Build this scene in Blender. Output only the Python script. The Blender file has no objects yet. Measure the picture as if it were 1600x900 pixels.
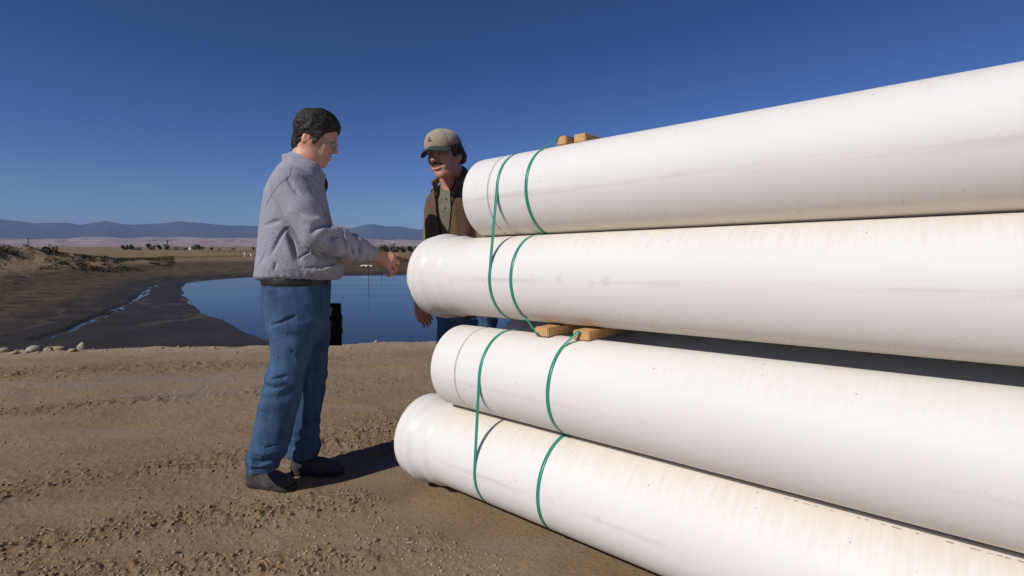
import bpy, bmesh, math, random
import numpy as np
from mathutils import Vector, Matrix
R = math.radians
random.seed(7)
SC = bpy.context.scene
COL = SC.collection
# ------------------------------------------------------------------ camera
HC = 1.171                                   # camera height above the dirt pad
FPX = 800.0                                  # focal length in pixels of the 1600 px wide photo
PITCH = math.atan(65/800)
cd = bpy.data.cameras.new("camera"); cam = bpy.data.objects.new("camera", cd); COL.objects.link(cam)
cd.sensor_width = 36; cd.lens = 36*FPX/1600; cd.clip_start = 0.05; cd.clip_end = 90000
cam.location = (0, 0, HC); cam.rotation_euler = (math.pi/2-PITCH, 0, 0)
SC.camera = cam
# ------------------------------------------------------------------ sun and sky
SUN_EL = R(38); SUN_H = Vector((0.73, 0.683, 0)).normalized()      # direction the light travels over the ground
sd = Vector((SUN_H.x*math.cos(SUN_EL), SUN_H.y*math.cos(SUN_EL), -math.sin(SUN_EL)))
sl = bpy.data.lights.new("sun", 'SUN'); sun = bpy.data.objects.new("sun", sl); COL.objects.link(sun)
sl.energy = 5.0; sl.angle = R(0.53); sl.color = (1.0, 0.945, 0.875)
sun.rotation_euler = sd.to_track_quat('-Z', 'Y').to_euler()
w = bpy.data.worlds.new("World"); SC.world = w; w.use_nodes = True
nt = w.node_tree; bg = nt.nodes['Background']
sky = nt.nodes.new('ShaderNodeTexSky'); sky.sky_type = 'NISHITA'; sky.sun_disc = False
sky.sun_elevation = SUN_EL; sky.sun_rotation = math.atan2(-SUN_H.x, -SUN_H.y)
sky.altitude = 1200; sky.air_density = 1.0; sky.dust_density = 0.25; sky.ozone_density = 1.6
bg.inputs['Strength'].default_value = 0.050
gm = nt.nodes.new('ShaderNodeGamma'); gm.inputs[1].default_value = 1.55
tn_ = nt.nodes.new('ShaderNodeMix'); tn_.data_type = 'RGBA'; tn_.blend_type = 'MULTIPLY'; tn_.inputs[0].default_value = 1; tn_.inputs[7].default_value = (.345, .44, .64, 1)
nt.links.new(sky.outputs[0], gm.inputs[0]); nt.links.new(gm.outputs[0], tn_.inputs[6]); nt.links.new(tn_.outputs[2], bg.inputs[0])
vs = SC.view_settings
SC.display_settings.display_device = 'sRGB'
vs.view_transform = 'Standard'; vs.look = 'None'; vs.gamma = 1; vs.use_curve_mapping = False; vs.exposure = -0.32

# ------------------------------------------------------------------ helpers
def tag(o, label=None, cat=None, group=None, kind=None):
    if label: o['label'] = label
    if cat: o['category'] = cat
    if group: o['group'] = group
    if kind: o['kind'] = kind
    return o
def empty(name, loc, label, cat, group=None, rz=0):
    o = bpy.data.objects.new(name, None); COL.objects.link(o); o.location = loc; o.rotation_euler.z = rz
    o.empty_display_size = .1
    return tag(o, label, cat, group)
def link(name, me, mat, parent=None, smooth=True):
    o = bpy.data.objects.new(name, me); COL.objects.link(o)
    if mat is not None and not me.materials: me.materials.append(mat)
    if smooth: me.polygons.foreach_set('use_smooth', [True]*len(me.polygons))
    if parent is not None:
        o.parent = parent
        o.matrix_parent_inverse = Matrix.LocRotScale(parent.location, parent.rotation_euler, None).inverted()
    return o
def mesh_np(name, V, F):
    """V (n,3) array, F list/array of quads or tris"""
    me = bpy.data.meshes.new(name)
    V = np.asarray(V, dtype=np.float32)
    if isinstance(F, np.ndarray):
        k = F.shape[1]
        me.vertices.add(len(V)); me.vertices.foreach_set('co', V.ravel())
        me.loops.add(F.size); me.loops.foreach_set('vertex_index', F.ravel().astype(np.int32))
        me.polygons.add(len(F)); me.polygons.foreach_set('loop_start', (np.arange(len(F))*k).astype(np.int32))
        me.polygons.foreach_set('loop_total', np.full(len(F), k, np.int32))
        me.update(calc_edges=True); me.validate()
    else:
        me.from_pydata([tuple(map(float, v)) for v in V], [], [tuple(map(int, f)) for f in F]); me.update()
    return me
def unproj(px, py, Y):
    """world point seen at photo pixel (px,py) at horizontal depth Y"""
    c, s = math.cos(PITCH), math.sin(PITCH)
    x, z = (px-800)/FPX, (450-py)/FPX
    d = np.array([x, c+z*s, -s+z*c])
    return np.array([0, 0, HC])+d*(Y/d[1])
def ground_hit(px, py, z0):
    p = unproj(px, py, 1.0); d = p-np.array([0, 0, HC]); t = (z0-HC)/d[2]
    return np.array([0, 0, HC])+d*t
# value noise --------------------------------------------------------
def _h(ix, iy, iz, seed):
    n = (ix.astype(np.int64)*374761393 + iy.astype(np.int64)*668265263 + iz.astype(np.int64)*2147483647 + seed*1274126177) & 0xffffffff
    n = ((n ^ (n >> 13))*1274126177) & 0xffffffff
    n = ((n ^ (n >> 16))*2246822519) & 0xffffffff
    return ((n ^ (n >> 15)) & 0xffffff)/float(0xffffff)
def vnoise(x, y, z=None, seed=0):
    if z is None: z = np.zeros_like(x)
    fx, fy, fz = np.floor(x), np.floor(y), np.floor(z)
    tx, ty, tz = x-fx, y-fy, z-fz
    tx = tx*tx*tx*(tx*(tx*6-15)+10); ty = ty*ty*ty*(ty*(ty*6-15)+10); tz = tz*tz*tz*(tz*(tz*6-15)+10)
    def L(a, b, t): return a+(b-a)*t
    flat = not np.any(z)
    c = lambda i, j, k: _h(fx+i, fy+j, fz+k, seed)
    a0 = L(L(c(0,0,0), c(1,0,0), tx), L(c(0,1,0), c(1,1,0), tx), ty)
    if flat: return a0
    a1 = L(L(c(0,0,1), c(1,0,1), tx), L(c(0,1,1), c(1,1,1), tx), ty)
    return L(a0, a1, tz)
def fbm(x, y, z=None, octv=4, seed=0, gain=.5, lac=2.03):
    s = 0; a = 1; t = 0; f = 1
    for i in range(octv):
        s = s + a*vnoise(x*f, y*f, None if z is None else z*f, seed+i*17); t += a; a *= gain; f *= lac
    return s/t
def sstep(a, b, x):
    t = np.clip((x-a)/(b-a), 0, 1); return t*t*(3-2*t)
# ------------------------------------------------------------------ material helper
class M:
    def __init__(s, name, rough=.7, spec=.5):
        s.m = bpy.data.materials.new(name); s.m.use_nodes = True; s.t = s.m.node_tree
        s.b = s.t.nodes['Principled BSDF']; s.b.inputs['Roughness'].default_value = rough
        s.b.inputs['Specular IOR Level'].default_value = spec; s.tc = None
    def n(s, typ, **kw):
        nd = s.t.nodes.new(typ)
        for k, v in kw.items(): setattr(nd, k, v)
        return nd
    def l(s, a, b): s.t.links.new(a, b)
    def co(s, which='Object', scale=(1, 1, 1)):
        tc = s.n('ShaderNodeTexCoord'); mp = s.n('ShaderNodeMapping'); mp.inputs['Scale'].default_value = scale
        s.l(tc.outputs[which], mp.inputs[0]); return mp.outputs[0]
    def noise(s, vec, scale, detail=4, rough=.5, dist=0):
        nd = s.n('ShaderNodeTexNoise'); nd.inputs['Scale'].default_value = scale; nd.inputs['Detail'].default_value = detail
        nd.inputs['Roughness'].default_value = rough; nd.inputs['Distortion'].default_value = dist
        if vec is not None: s.l(vec, nd.inputs['Vector'])
        return nd.outputs['Fac']
    def ramp(s, fac, stops):
        nd = s.n('ShaderNodeValToRGB'); cr = nd.color_ramp
        while len(cr.elements) < len(stops): cr.elements.new(.5)
        for e, (p, c) in zip(cr.elements, stops):
            e.position = p; e.color = (*c, 1) if not isinstance(c, (int, float)) else (c, c, c, 1)
        s.l(fac, nd.inputs[0]); return nd.outputs[0]
    def mix(s, fac, a, b, mode='MIX'):
        nd = s.n('ShaderNodeMix', data_type='RGBA', blend_type=mode)
        for k, v in ((0, fac), (6, a), (7, b)):
            if isinstance(v, (int, float)): nd.inputs[k].default_value = v if k == 0 else (v, v, v, 1)
            elif isinstance(v, tuple): nd.inputs[k].default_value = (*v, 1)
            else: s.l(v, nd.inputs[k])
        return nd.outputs[2]
    def math(s, op, a, b=0.0, c=None, clamp=False):
        nd = s.n('ShaderNodeMath', operation=op, use_clamp=clamp)
        for k, v in ((0, a), (1, b), (2, c)):
            if v is None: continue
            if isinstance(v, (int, float)): nd.inputs[k].default_value = v
            else: s.l(v, nd.inputs[k])
        return nd.outputs[0]
    def attr(s, name): return s.n('ShaderNodeAttribute', attribute_name=name).outputs['Fac']
    def bump(s, h, strength=.3, dist=.01):
        nd = s.n('ShaderNodeBump'); nd.inputs['Strength'].default_value = strength; nd.inputs['Distance'].default_value = dist
        s.l(h, nd.inputs['Height']); s.l(nd.outputs[0], s.b.inputs['Normal']); return nd
    def color(s, c):
        if isinstance(c, tuple): s.b.inputs['Base Color'].default_value = (*c, 1)
        else: s.l(c, s.b.inputs['Base Color'])
        return s
def plain(name, c, rough=.7, spec=.4, metal=0, var=.12, scale=30):
    m = M(name, rough, spec); m.b.inputs['Metallic'].default_value = metal
    f = m.noise(m.co(), scale, 5); m.color(m.mix(f, tuple(x*(1-var) for x in c), tuple(min(1, x*(1+var)) for x in c)))
    m.bump(f, .15, .003); return m.m
def box(name, c, sz, mat, parent=None, rot=None, bev=.002, smooth=False):
    bm = bmesh.new(); bmesh.ops.create_cube(bm, size=1)
    for v in bm.verts: v.co = Vector((v.co.x*sz[0], v.co.y*sz[1], v.co.z*sz[2]))
    if bev: bmesh.ops.bevel(bm, geom=bm.edges[:], offset=bev, segments=2, affect='EDGES')
    me = bpy.data.meshes.new(name); bm.to_mesh(me); bm.free()
    me.transform(Matrix.Translation(c) @ (rot.to_4x4() if rot is not None else Matrix()))
    return link(name, me, mat, parent, smooth)
def tube(name, pts, rad, mat, parent=None, seg=10, cap=True):
    pts = [np.asarray(p, float) for p in pts]; n = len(pts); V = []; F = []
    rr = rad if hasattr(rad, '__len__') else [rad]*n
    T = pts[1]-pts[0]; T /= np.linalg.norm(T); N = np.cross(T, [0, 0, 1.]); N = N if np.linalg.norm(N) > .1 else np.cross(T, [1., 0, 0]); N /= np.linalg.norm(N)
    for i in range(n):
        T = pts[min(i+1, n-1)]-pts[max(i-1, 0)]; T /= np.linalg.norm(T)+1e-12; N = N-T*(N@T); N /= np.linalg.norm(N); B = np.cross(T, N)
        for k in range(seg):
            a = 2*math.pi*k/seg; V.append(pts[i]+rr[i]*(math.cos(a)*N+math.sin(a)*B))
    for i in range(n-1):
        for k in range(seg):
            F.append((i*seg+k, i*seg+(k+1) % seg, (i+1)*seg+(k+1) % seg, (i+1)*seg+k))
    if cap: F += [tuple(range(seg))[::-1], tuple((n-1)*seg+k for k in range(seg))]
    return link(name, mesh_np(name, V, F), mat, parent)
# ---- frame of the pipe stack: AX along the pipes (away), UH towards the camera side, VH up
K = 1.06
PR = .194                                     # pipe radius
AX = np.array([-.75774, .65219, -.02193]); AX /= np.linalg.norm(AX)
UH = np.array([-AX[1], AX[0], 0]); UH = UH/np.linalg.norm(UH)
if UH[1] > 0: UH = -UH                          # horizontal, towards the camera side
VH = np.cross(UH, AX); VH = VH if VH[2] > 0 else -VH
# ------------------------------------------------------------------ signed-distance modelling for people and cloth
def _n(v): v = np.asarray(v, float); return v/np.linalg.norm(v)
class Frame:
    """orthonormal frame: origin o, axes f (front), l (left), u (up)"""
    def __init__(s, o, f, u, scale=1.0):
        s.o = np.asarray(o, float); s.f = _n(f); u = np.asarray(u, float); u = u-s.f*(u@s.f); s.u = _n(u); s.l = np.cross(s.u, s.f); s.k = scale
    def w(s, x, y, z): return s.o+s.k*(x*s.f+y*s.l+z*s.u)
class Blob:
    def __init__(s): s.p = []; s.disp = None; s.dispr = .02; s.post = []
    def _add(s, fn, c, r, k, op): s.p.append((fn, np.asarray(c, float), r, k, op)); return s
    def cone(s, a, b, ra, rb=None, k=.02, op='+', flat=None):
        """round cone a->b; flat=(dir, factor): thicker (factor>1) or thinner along dir"""
        a = np.asarray(a, float); b = np.asarray(b, float); rb = ra if rb is None else rb
        if flat is not None: fd, fk = _n(flat[0]), flat[1]
        def fn(P):
            Q = P-a; ab = b-a
            if flat is not None:
                Q = Q-np.outer(Q@fd, fd)*(1-1/fk); ab = ab-fd*(ab@fd)*(1-1/fk)
            t = np.clip((Q@ab)/max(ab@ab, 1e-9), 0, 1)
            return np.linalg.norm(Q-t[:, None]*ab, axis=1)-(ra+(rb-ra)*t)
        m = max(ra, rb)*(max(1, flat[1]) if flat is not None else 1)
        return s._add(fn, (a+b)/2, np.linalg.norm(b-a)/2+m, k, op)
    def chain(s, pts, rad, k=.02, flat=None):
        for i in range(len(pts)-1): s.cone(pts[i], pts[i+1], rad[i], rad[i+1], k if i == 0 else min(k, .015), '+', flat)
        return s
    def ell(s, fr, c, r, k=.02, op='+', tilt=0):
        o = fr.w(*c); r = np.asarray(r, float)*fr.k; ax = np.stack([fr.f, fr.l, fr.u])
        if tilt:
            ct, st = math.cos(tilt), math.sin(tilt); ax = np.stack([fr.f*ct+fr.u*st, fr.l, -fr.f*st+fr.u*ct])
        def fn(P):
            q = (P-o)@ax.T; k0 = np.linalg.norm(q/r, axis=1); k1 = np.linalg.norm(q/(r*r), axis=1)+1e-9
            return k0*(k0-1)/k1
        return s._add(fn, o, r.max(), k, op)
    def loft(s, rows, fdir, k=.02, op='+', e=2.0, capk=.02):
        """rows: (z, cx, cy, rf, rs) horizontal sections; rf half size along fdir, rs across; world z"""
        rows = sorted(rows, key=lambda q: q[0]); Rw = np.array(rows, float); fd = _n([fdir[0], fdir[1], 0])[:2]; sdv = np.array([-fd[1], fd[0]])
        def fn(P):
            z = P[:, 2]; zc = np.clip(z, Rw[0, 0], Rw[-1, 0])
            cx, cy, rf, rs = (np.interp(zc, Rw[:, 0], Rw[:, i]) for i in (1, 2, 3, 4))
            dx, dy = P[:, 0]-cx, P[:, 1]-cy; a = np.abs(dx*fd[0]+dy*fd[1])/rf; b = np.abs(dx*sdv[0]+dy*sdv[1])/rs
            q = (a**e+b**e)**(1/e); d = (q-1)*np.minimum(rf, rs)
            dz = np.maximum(Rw[0, 0]-z, z-Rw[-1, 0])
            h = np.clip(.5+.5*(d-dz)/capk, 0, 1); return dz+(d-dz)*h+capk*h*(1-h)
        c = np.array([Rw[:, 1].mean(), Rw[:, 2].mean(), (Rw[0, 0]+Rw[-1, 0])/2])
        rr = math.hypot((Rw[-1, 0]-Rw[0, 0])/2+.02, max(np.hypot(Rw[:, 1]-c[0], Rw[:, 2]-c[1])+np.maximum(Rw[:, 3], Rw[:, 4])))
        return s._add(fn, c, rr, k, op)
    def fn(s, f, c, r, k=.01, op='+'): return s._add(f, c, r, k, op)
    def eval(s, P, c=None, hd=None):
        d = np.full(len(P), .2)
        for fn, pc, pr, k, op in s.p:
            if c is not None and np.linalg.norm(pc-c) > pr+hd+.06: continue
            q = fn(P)
            if op == '+':
                if k > 0: h = np.clip(.5+.5*(d-q)/k, 0, 1); d = d+(q-d)*h-k*h*(1-h)
                else: d = np.minimum(d, q)
            elif op == '-':
                q = -q
                if k > 0: h = np.clip(.5+.5*(q-d)/k, 0, 1); d = d+(q-d)*h+k*h*(1-h)
                else: d = np.maximum(d, q)
            elif op == '&':
                if k > 0: h = np.clip(.5+.5*(q-d)/k, 0, 1); d = d+(q-d)*h+k*h*(1-h)
                else: d = np.maximum(d, q)
        if s.disp is not None:
            nr = np.abs(d) < .05
            if nr.any(): d[nr] = d[nr]-s.disp(P[nr])
        return d
    def mesh(s, h, name='blob'):
        adds = [(pc, pr) for fn, pc, pr, k, op in s.p if op == '+']
        lo = np.min([pc-pr for pc, pr in adds], axis=0)-.03; hi = np.max([pc+pr for pc, pr in adds], axis=0)+.03
        B = 12; nb = np.ceil((hi-lo)/(h*B)).astype(int); N = nb*B
        G = np.full(tuple(N), .05, np.float32)
        idx = np.stack(np.meshgrid(*[np.arange(B)]*3, indexing='ij'), -1).reshape(-1, 3)
        hd = h*B*math.sqrt(3)/2
        # coarse pass over block centres
        bc = np.stack(np.meshgrid(*[np.arange(n) for n in nb], indexing='ij'), -1).reshape(-1, 3)
        C = lo+(bc+.5)*B*h
        cand = np.zeros(len(C), bool)
        for pc, pr in adds: cand |= np.linalg.norm(C-pc, axis=1) < pr+hd+.02
        bc, C = bc[cand], C[cand]
        dc = s.eval(C)
        near = np.abs(dc) < hd*1.7+.03
        G_in = bc[(dc < 0) & ~near]
        for b in G_in: G[b[0]*B:b[0]*B+B, b[1]*B:b[1]*B+B, b[2]*B:b[2]*B+B] = -.05
        for b, c in zip(bc[near], C[near]):
            P = lo+(b*B+idx)*h
            d = s.eval(P, c, hd)
            G[b[0]*B:b[0]*B+B, b[1]*B:b[1]*B+B, b[2]*B:b[2]*B+B] = d.reshape(B, B, B)
        # surface nets
        S = G < 0
        cs = np.zeros(tuple(N-1), np.uint8)
        for i in (0, 1):
            for j in (0, 1):
                for k in (0, 1): cs += S[i:N[0]-1+i, j:N[1]-1+j, k:N[2]-1+k]
        act = np.argwhere((cs > 0) & (cs < 8))
        vid = np.full(tuple(N-1), -1, np.int32); vid[tuple(act.T)] = np.arange(len(act))
        acc = np.zeros((len(act), 3)); cnt = np.zeros(len(act))
        cor = [(i, j, k) for i in (0, 1) for j in (0, 1) for k in (0, 1)]
        val = {c_: G[act[:, 0]+c_[0], act[:, 1]+c_[1], act[:, 2]+c_[2]] for c_ in cor}
        for a in cor:
            for ax in range(3):
                if a[ax]: continue
                b = list(a); b[ax] = 1; b = tuple(b); va, vb = val[a], val[b]; m = (va < 0) != (vb < 0)
                t = np.where(m, va/(va-vb+1e-12), 0); p = np.tile(np.array(a, float), (len(act), 1)); p[:, ax] += t
                acc[m] += p[m]; cnt[m] += 1
        V = lo+(act+acc/cnt[:, None])*h
        F = []
        for ax in range(3):
            o1, o2 = [(1, 2), (2, 0), (0, 1)][ax]
            sl0 = [slice(1, N[q]-1) for q in range(3)]; sl0[ax] = slice(0, N[ax]-1); sl1 = list(sl0); sl1[ax] = slice(1, N[ax])
            a_, b_ = S[tuple(sl0)], S[tuple(sl1)]
            for flip, mk in ((False, a_ & ~b_), (True, ~a_ & b_)):
                e = np.argwhere(mk)
                if not len(e): continue
                off = np.array([1, 1, 1]); off[ax] = 0; e = e+off
                def v(d1, d2): q = e.copy(); q[:, o1] -= d1; q[:, o2] -= d2; return vid[q[:, 0], q[:, 1], q[:, 2]]
                q = np.stack([v(0, 0), v(1, 0), v(1, 1), v(0, 1)], 1)
                F.append(q[:, ::-1] if flip else q)
        F = np.vstack(F); F = F[(F >= 0).all(1)]
        return V, F
    def obj(s, name, h, mat, parent=None, attrs=None, smooth_it=0, keep_largest=False, extra=None):
        V, F = s.mesh(h)
        for _ in range(smooth_it):
            acc = V.copy(); c = np.ones(len(V))
            for i in range(4):
                np.add.at(acc, F[:, i], V[F[:, (i+1) % 4]]); np.add.at(c, F[:, i], 1)
            V = V*.4+(acc/c[:, None])*.6
        if keep_largest:
            lab = np.arange(len(V))
            while True:
                l2 = lab.copy(); mn = lab[F].min(1)
                for i in range(4): np.minimum.at(l2, F[:, i], mn)
                l2 = l2[l2]
                if (l2 == lab).all(): break
                lab = l2
            u, c = np.unique(lab, return_counts=True); keep = lab == u[c.argmax()]
            mp = np.cumsum(keep)-1; F = mp[F[keep[F[:, 0]]]]; V = V[keep]
        if extra is not None: V, F = extra(V, F)
        o = link(name, mesh_np(name, V, F.astype(np.int32)), mat, parent)
        if attrs:
            for k_, f_ in attrs.items():
                a = o.data.attributes.new(k_, 'FLOAT', 'POINT'); a.data.foreach_set('value', f_(V).astype(np.float32))
        return o
def fold(P, sc, amp, seed, ax=None, stretch=.35):
    """soft cloth creases: ridged noise, drawn out along ax"""
    Q = P/sc
    if ax is not None:
        ax = _n(ax); Q = Q-np.outer(Q@ax, ax)*(1-stretch)
    a = fbm(Q[:, 0], Q[:, 1], Q[:, 2]+13.7, octv=2, seed=seed)
    return amp*(1-2*np.abs(2*a-1)**.8)
# ------------------------------------------------------------------ terrain
PSL = np.array([-.7577, .6522])               # the pad drops gently along this direction
def pad_plane(x, y): return -.022-.0219*((x-1.11)*PSL[0]+(y-1.258)*PSL[1]-2.05)
ZW = -2.5                                      # water level
def wpt(px, py): p = ground_hit(px, py, ZW); return p[:2]
POND = np.array([wpt(*q) for q in ((470, 556), (430, 538), (405, 530), (370, 514), (340, 500), (312, 484), (294, 470), (286, 460), (286, 451), (294, 443), (312, 435), (345, 430), (400, 428.5), (640, 428))]
                + [np.array([70., 68.]), np.array([90., 30.]), np.array([60., 15.])])
CREEK = np.array([wpt(*q) for q in ((60, 533), (105, 519), (128, 508), (160, 495), (186, 482), (205, 473), (222, 463), (228, 456), (235, 450), (255, 442), (272, 434), (288, 428), (293, 424), (300, 421.5))])
FOOT = np.array([wpt(*q) for q in ((-60, 560), (20, 533), (80, 510), (130, 490), (175, 470), (200, 455), (215, 445), (240, 433), (265, 423), (300, 418), (380, 415), (640, 414))]
                + [np.array([120., 98.]), np.array([140., 14.]), np.array([30., 11.6]), np.array([0., 11.2]), np.array([-12., 12.0])])
def seg_dist(px, py, poly, closed):
    d = np.full(px.shape, 1e9); n = len(poly)
    for i in range(n if closed else n-1):
        a = poly[i]; b = poly[(i+1) % n]; ab = b-a
        t = np.clip(((px-a[0])*ab[0]+(py-a[1])*ab[1])/(ab@ab), 0, 1)
        d = np.minimum(d, np.hypot(px-a[0]-t*ab[0], py-a[1]-t*ab[1]))
    return d
def inside(px, py, poly):
    c = np.zeros(px.shape, bool); n = len(poly)
    for i in range(n):
        a = poly[i]; b = poly[(i+1) % n]
        cr = ((a[1] > py) != (b[1] > py)) & (px < (b[0]-a[0])*(py-a[1])/(b[1]-a[1]+1e-12)+a[0]); c ^= cr
    return c
EDGE_Y = 6.42
def edge_y(x): return EDGE_Y-.01*(x+3)+.16*(vnoise(x*.8, x*0+3.3, seed=5)-.5)+.22*(vnoise(x*.23, x*0, seed=8)-.5)
BANDS = [((-4.6, 3.55), (-1.25, 4.6), .16), ((-3.0, 2.40), (-1.0, 3.15), .16), ((-2.6, 1.85), (-.55, 2.45), .13), ((-6.5, 5.0), (-2.2, 5.55), .28), ((-1.9, 1.72), (-.2, 1.95), .09), ((-1.0, 3.3), (.2, 4.0), .3)]
def band_mask(x, y):
    m = np.zeros_like(x)
    for a, b, wd_ in BANDS:
        a = np.array(a); b = np.array(b)
        d = seg_dist(x+.22*(vnoise(x*1.3, y*1.3, seed=91)-.5), y+.22*(vnoise(x*1.3+9, y*1.3, seed=92)-.5), np.array([a, b]), False)
        m = np.maximum(m, np.exp(-(d/wd_)**2))
    return m
def terrain(x, y):
    x = np.asarray(x, float); y = np.asarray(y, float); r = np.hypot(x, y)
    pad = pad_plane(np.clip(x, -12, 12), np.clip(y, -12, 12))
    near = r < 22
    bump = np.zeros_like(x); bm_ = np.zeros_like(x)
    xn, yn = x[near], y[near]
    if len(xn):
        bmk = band_mask(xn, yn)*sstep(.25, .6, vnoise(xn*3.1, yn*3.1, seed=44)*.7+.3)
        b = .055*(fbm(xn*.45, yn*.45, octv=3, seed=2)-.5)+.018*(fbm(xn*2.2, yn*2.2, octv=4, seed=12)-.5)
        # wheel and blade tracks running to the right and away
        t = xn*.42-yn*.91
        b += .012*(vnoise(t*3.2, (xn+yn)*.25, seed=31)-.5)
        cl = fbm(xn*13, yn*13, octv=4, seed=21, gain=.6); cl2 = fbm(xn*34, yn*34, octv=3, seed=23, gain=.6)
        b += bmk*(.050*np.clip(cl-.47, 0, 1)+.020*(cl2-.5)+.003) + .0040*(cl2-.5) + .016*np.clip(cl-.5, 0, 1)*sstep(.45, .65, vnoise(xn*1.1, yn*1.1, seed=77))+.010*np.clip(cl2-.58, 0, 1)
        bump[near] = b; bm_[near] = bmk
    # nothing may poke through what lies or stands on the pad
    s_ = (x-1.11)*PSL[0]+(y-1.258)*PSL[1]; q_ = (x-1.11)*UH[0]+(y-1.258)*UH[1]
    calm = sstep(.42, .72, np.abs(q_+.2)) ; calm = np.where((s_ > 2.5), 1, calm)
    bump = bump*(calm*.93+.07)-(1-calm)*.012
    padz = pad+bump
    # edge berm of the pad, then the fall to the basin
    ey = edge_y(x); dd = y-ey
    dd = np.where(x < -14, np.maximum(dd, -14-x-9), dd)
    lip = .035*np.exp(-(dd/.3)**2)+.02*np.exp(-(dd/.25)**2)*(vnoise(x*4, y*4, seed=61)-.3)
    slopez = pad-.02-.52*np.maximum(dd, 0)
    zpad = np.where(dd < 0, padz+lip, slopez+lip+.10*(fbm(x*1.5, y*1.5, octv=3, seed=19)-.5)*sstep(0, 1.5, dd))
    # the basin floor and its banks
    dfoot = seg_dist(x, y, FOOT, True); ins = inside(x, y, FOOT); df = np.where(ins, -dfoot, dfoot)
    dp = seg_dist(x, y, POND, True); dp = np.where(inside(x, y, POND), -dp, dp)
    dc = seg_dist(x, y, CREEK, False)
    far = sstep(60, 110, r)
    fl = ZW+.10+.05*(fbm(x*.25, y*.25, octv=4, seed=33)-.5)
    fl = np.minimum(fl, ZW+.022*(dp+.7*(fbm(x*.35, y*.35, octv=3, seed=81)-.5)+.22*(fbm(x*1.6, y*1.6, octv=3, seed=82)-.5)))
    wob = 1.6*(fbm(x*.30, y*.30, octv=4, seed=39, gain=.6)-.5)
    cw = .06+.40*fbm(x*.5, y*.5, octv=3, seed=52)**1.5
    fl = np.minimum(fl, ZW-.024+.10*np.maximum(np.abs(dc+wob*.7)/cw, 0)**1.2)
    dfw = df+1.2*(fbm(x*.12, y*.12, octv=4, seed=35)-.5)
    plain_z = -.62-.5*sstep(60, 120, y)+.0*x
    top = plain_z+.25*(fbm(x*.1, y*.1, octv=4, seed=36)-.5)
    bank = fl+(top-fl)*sstep(-1.5, 17, dfw)
    # rough heaps on the left bank and the long berm behind them
    hp = sstep(8, 18, dfw)*(1-far)
    rug = fbm(x*.55, y*.55, octv=5, seed=41, gain=.58)
    bank = bank+hp*(1.9*np.clip(rug-.45, 0, 1)+.45*(fbm(x*1.7, y*1.7, octv=3, seed=43)-.5))*np.where(x < -10, 1, .25)+sstep(1.5, 7, dfw)*(1-far)*(.30*(fbm(x*.9, y*.9, octv=4, seed=45)-.5))
    ridge = np.array([[-75., 38.], [-58., 47.], [-52., 58.], [-56., 78.], [-66., 104.], [-80., 150.]])
    dr = seg_dist(x, y, ridge, False)
    along = sstep(160, 60, y)
    rg = fbm(x*.28, y*.28, octv=5, seed=47, gain=.55)
    bank = bank+along*(2.75*np.exp(-(dr/4.5)**2))*(.70+.85*(rg-.35))
    z = np.where(dd > -.01, np.maximum(zpad, np.where(dd > 3, bank, -99)), zpad)
    z = np.where((dd > 1.0), np.maximum(slopez+.10*(fbm(x*1.5, y*1.5, octv=3, seed=19)-.5), bank), zpad)
    z = np.where((y < ey) & (x >= -14), zpad, z)
    farz = -1.2+.6*(fbm(x*.01, y*.01, octv=3, seed=58)-.5)
    z = z*(1-far)+np.where(y > 0, farz, padz-.3)*far
    return z, dict(wet=np.clip(1-(z-ZW-.02)/1.5, 0, 1)*(dd > .5)*(1-sstep(100, 140, r)), band=bm_, dist=r, edge=np.clip(np.exp(-(dd/.35)**2), 0, 1), bank=hp*(1-far), dp=dp, df=df, dr=dr)
def th_of(x, y): return float(terrain(np.array([x]), np.array([y]))[0][0])

def build_ground():
    # rays are dense inside the picture and sparse behind the camera
    az = np.concatenate([np.arange(-52, 52, .115), np.arange(52, 308, 3.0)])
    rad = [.25]
    while rad[-1] < 9.0: rad.append(rad[-1]*(1.03 if rad[-1] < 1.15 else 1.0038))
    while rad[-1] < 120: rad.append(rad[-1]*1.011)
    while rad[-1] < 21500: rad.append(rad[-1]*1.09)
    rad = np.array(rad); A, Rr = np.meshgrid(np.radians(az), rad)
    X = (Rr*np.sin(A)).ravel(); Y = (Rr*np.cos(A)).ravel()
    Z, at = terrain(X, Y)
    na, nr = len(az), len(rad)
    V = np.stack([X, Y, Z], 1)
    i = np.arange(nr-1)[:, None]*na; k = np.arange(na)[None, :]; k2 = (k+1) % na
    F = np.stack([i+k, i+k2, i+na+k2, i+na+k], -1).reshape(-1, 4)
    V = np.vstack([V, [[0, 0, pad_plane(0, 0)]]])
    me = mesh_np('dirt_ground', V, F)
    bm = None
    o = link('ground', me, None); 
    for k_, v_ in at.items():
        if k_ in ('df', 'dr'): continue
        a_ = me.attributes.new(k_, 'FLOAT', 'POINT'); a_.data.foreach_set('value', np.append(v_, 0).astype(np.float32))
    tag(o, kind='structure'); return o
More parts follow.
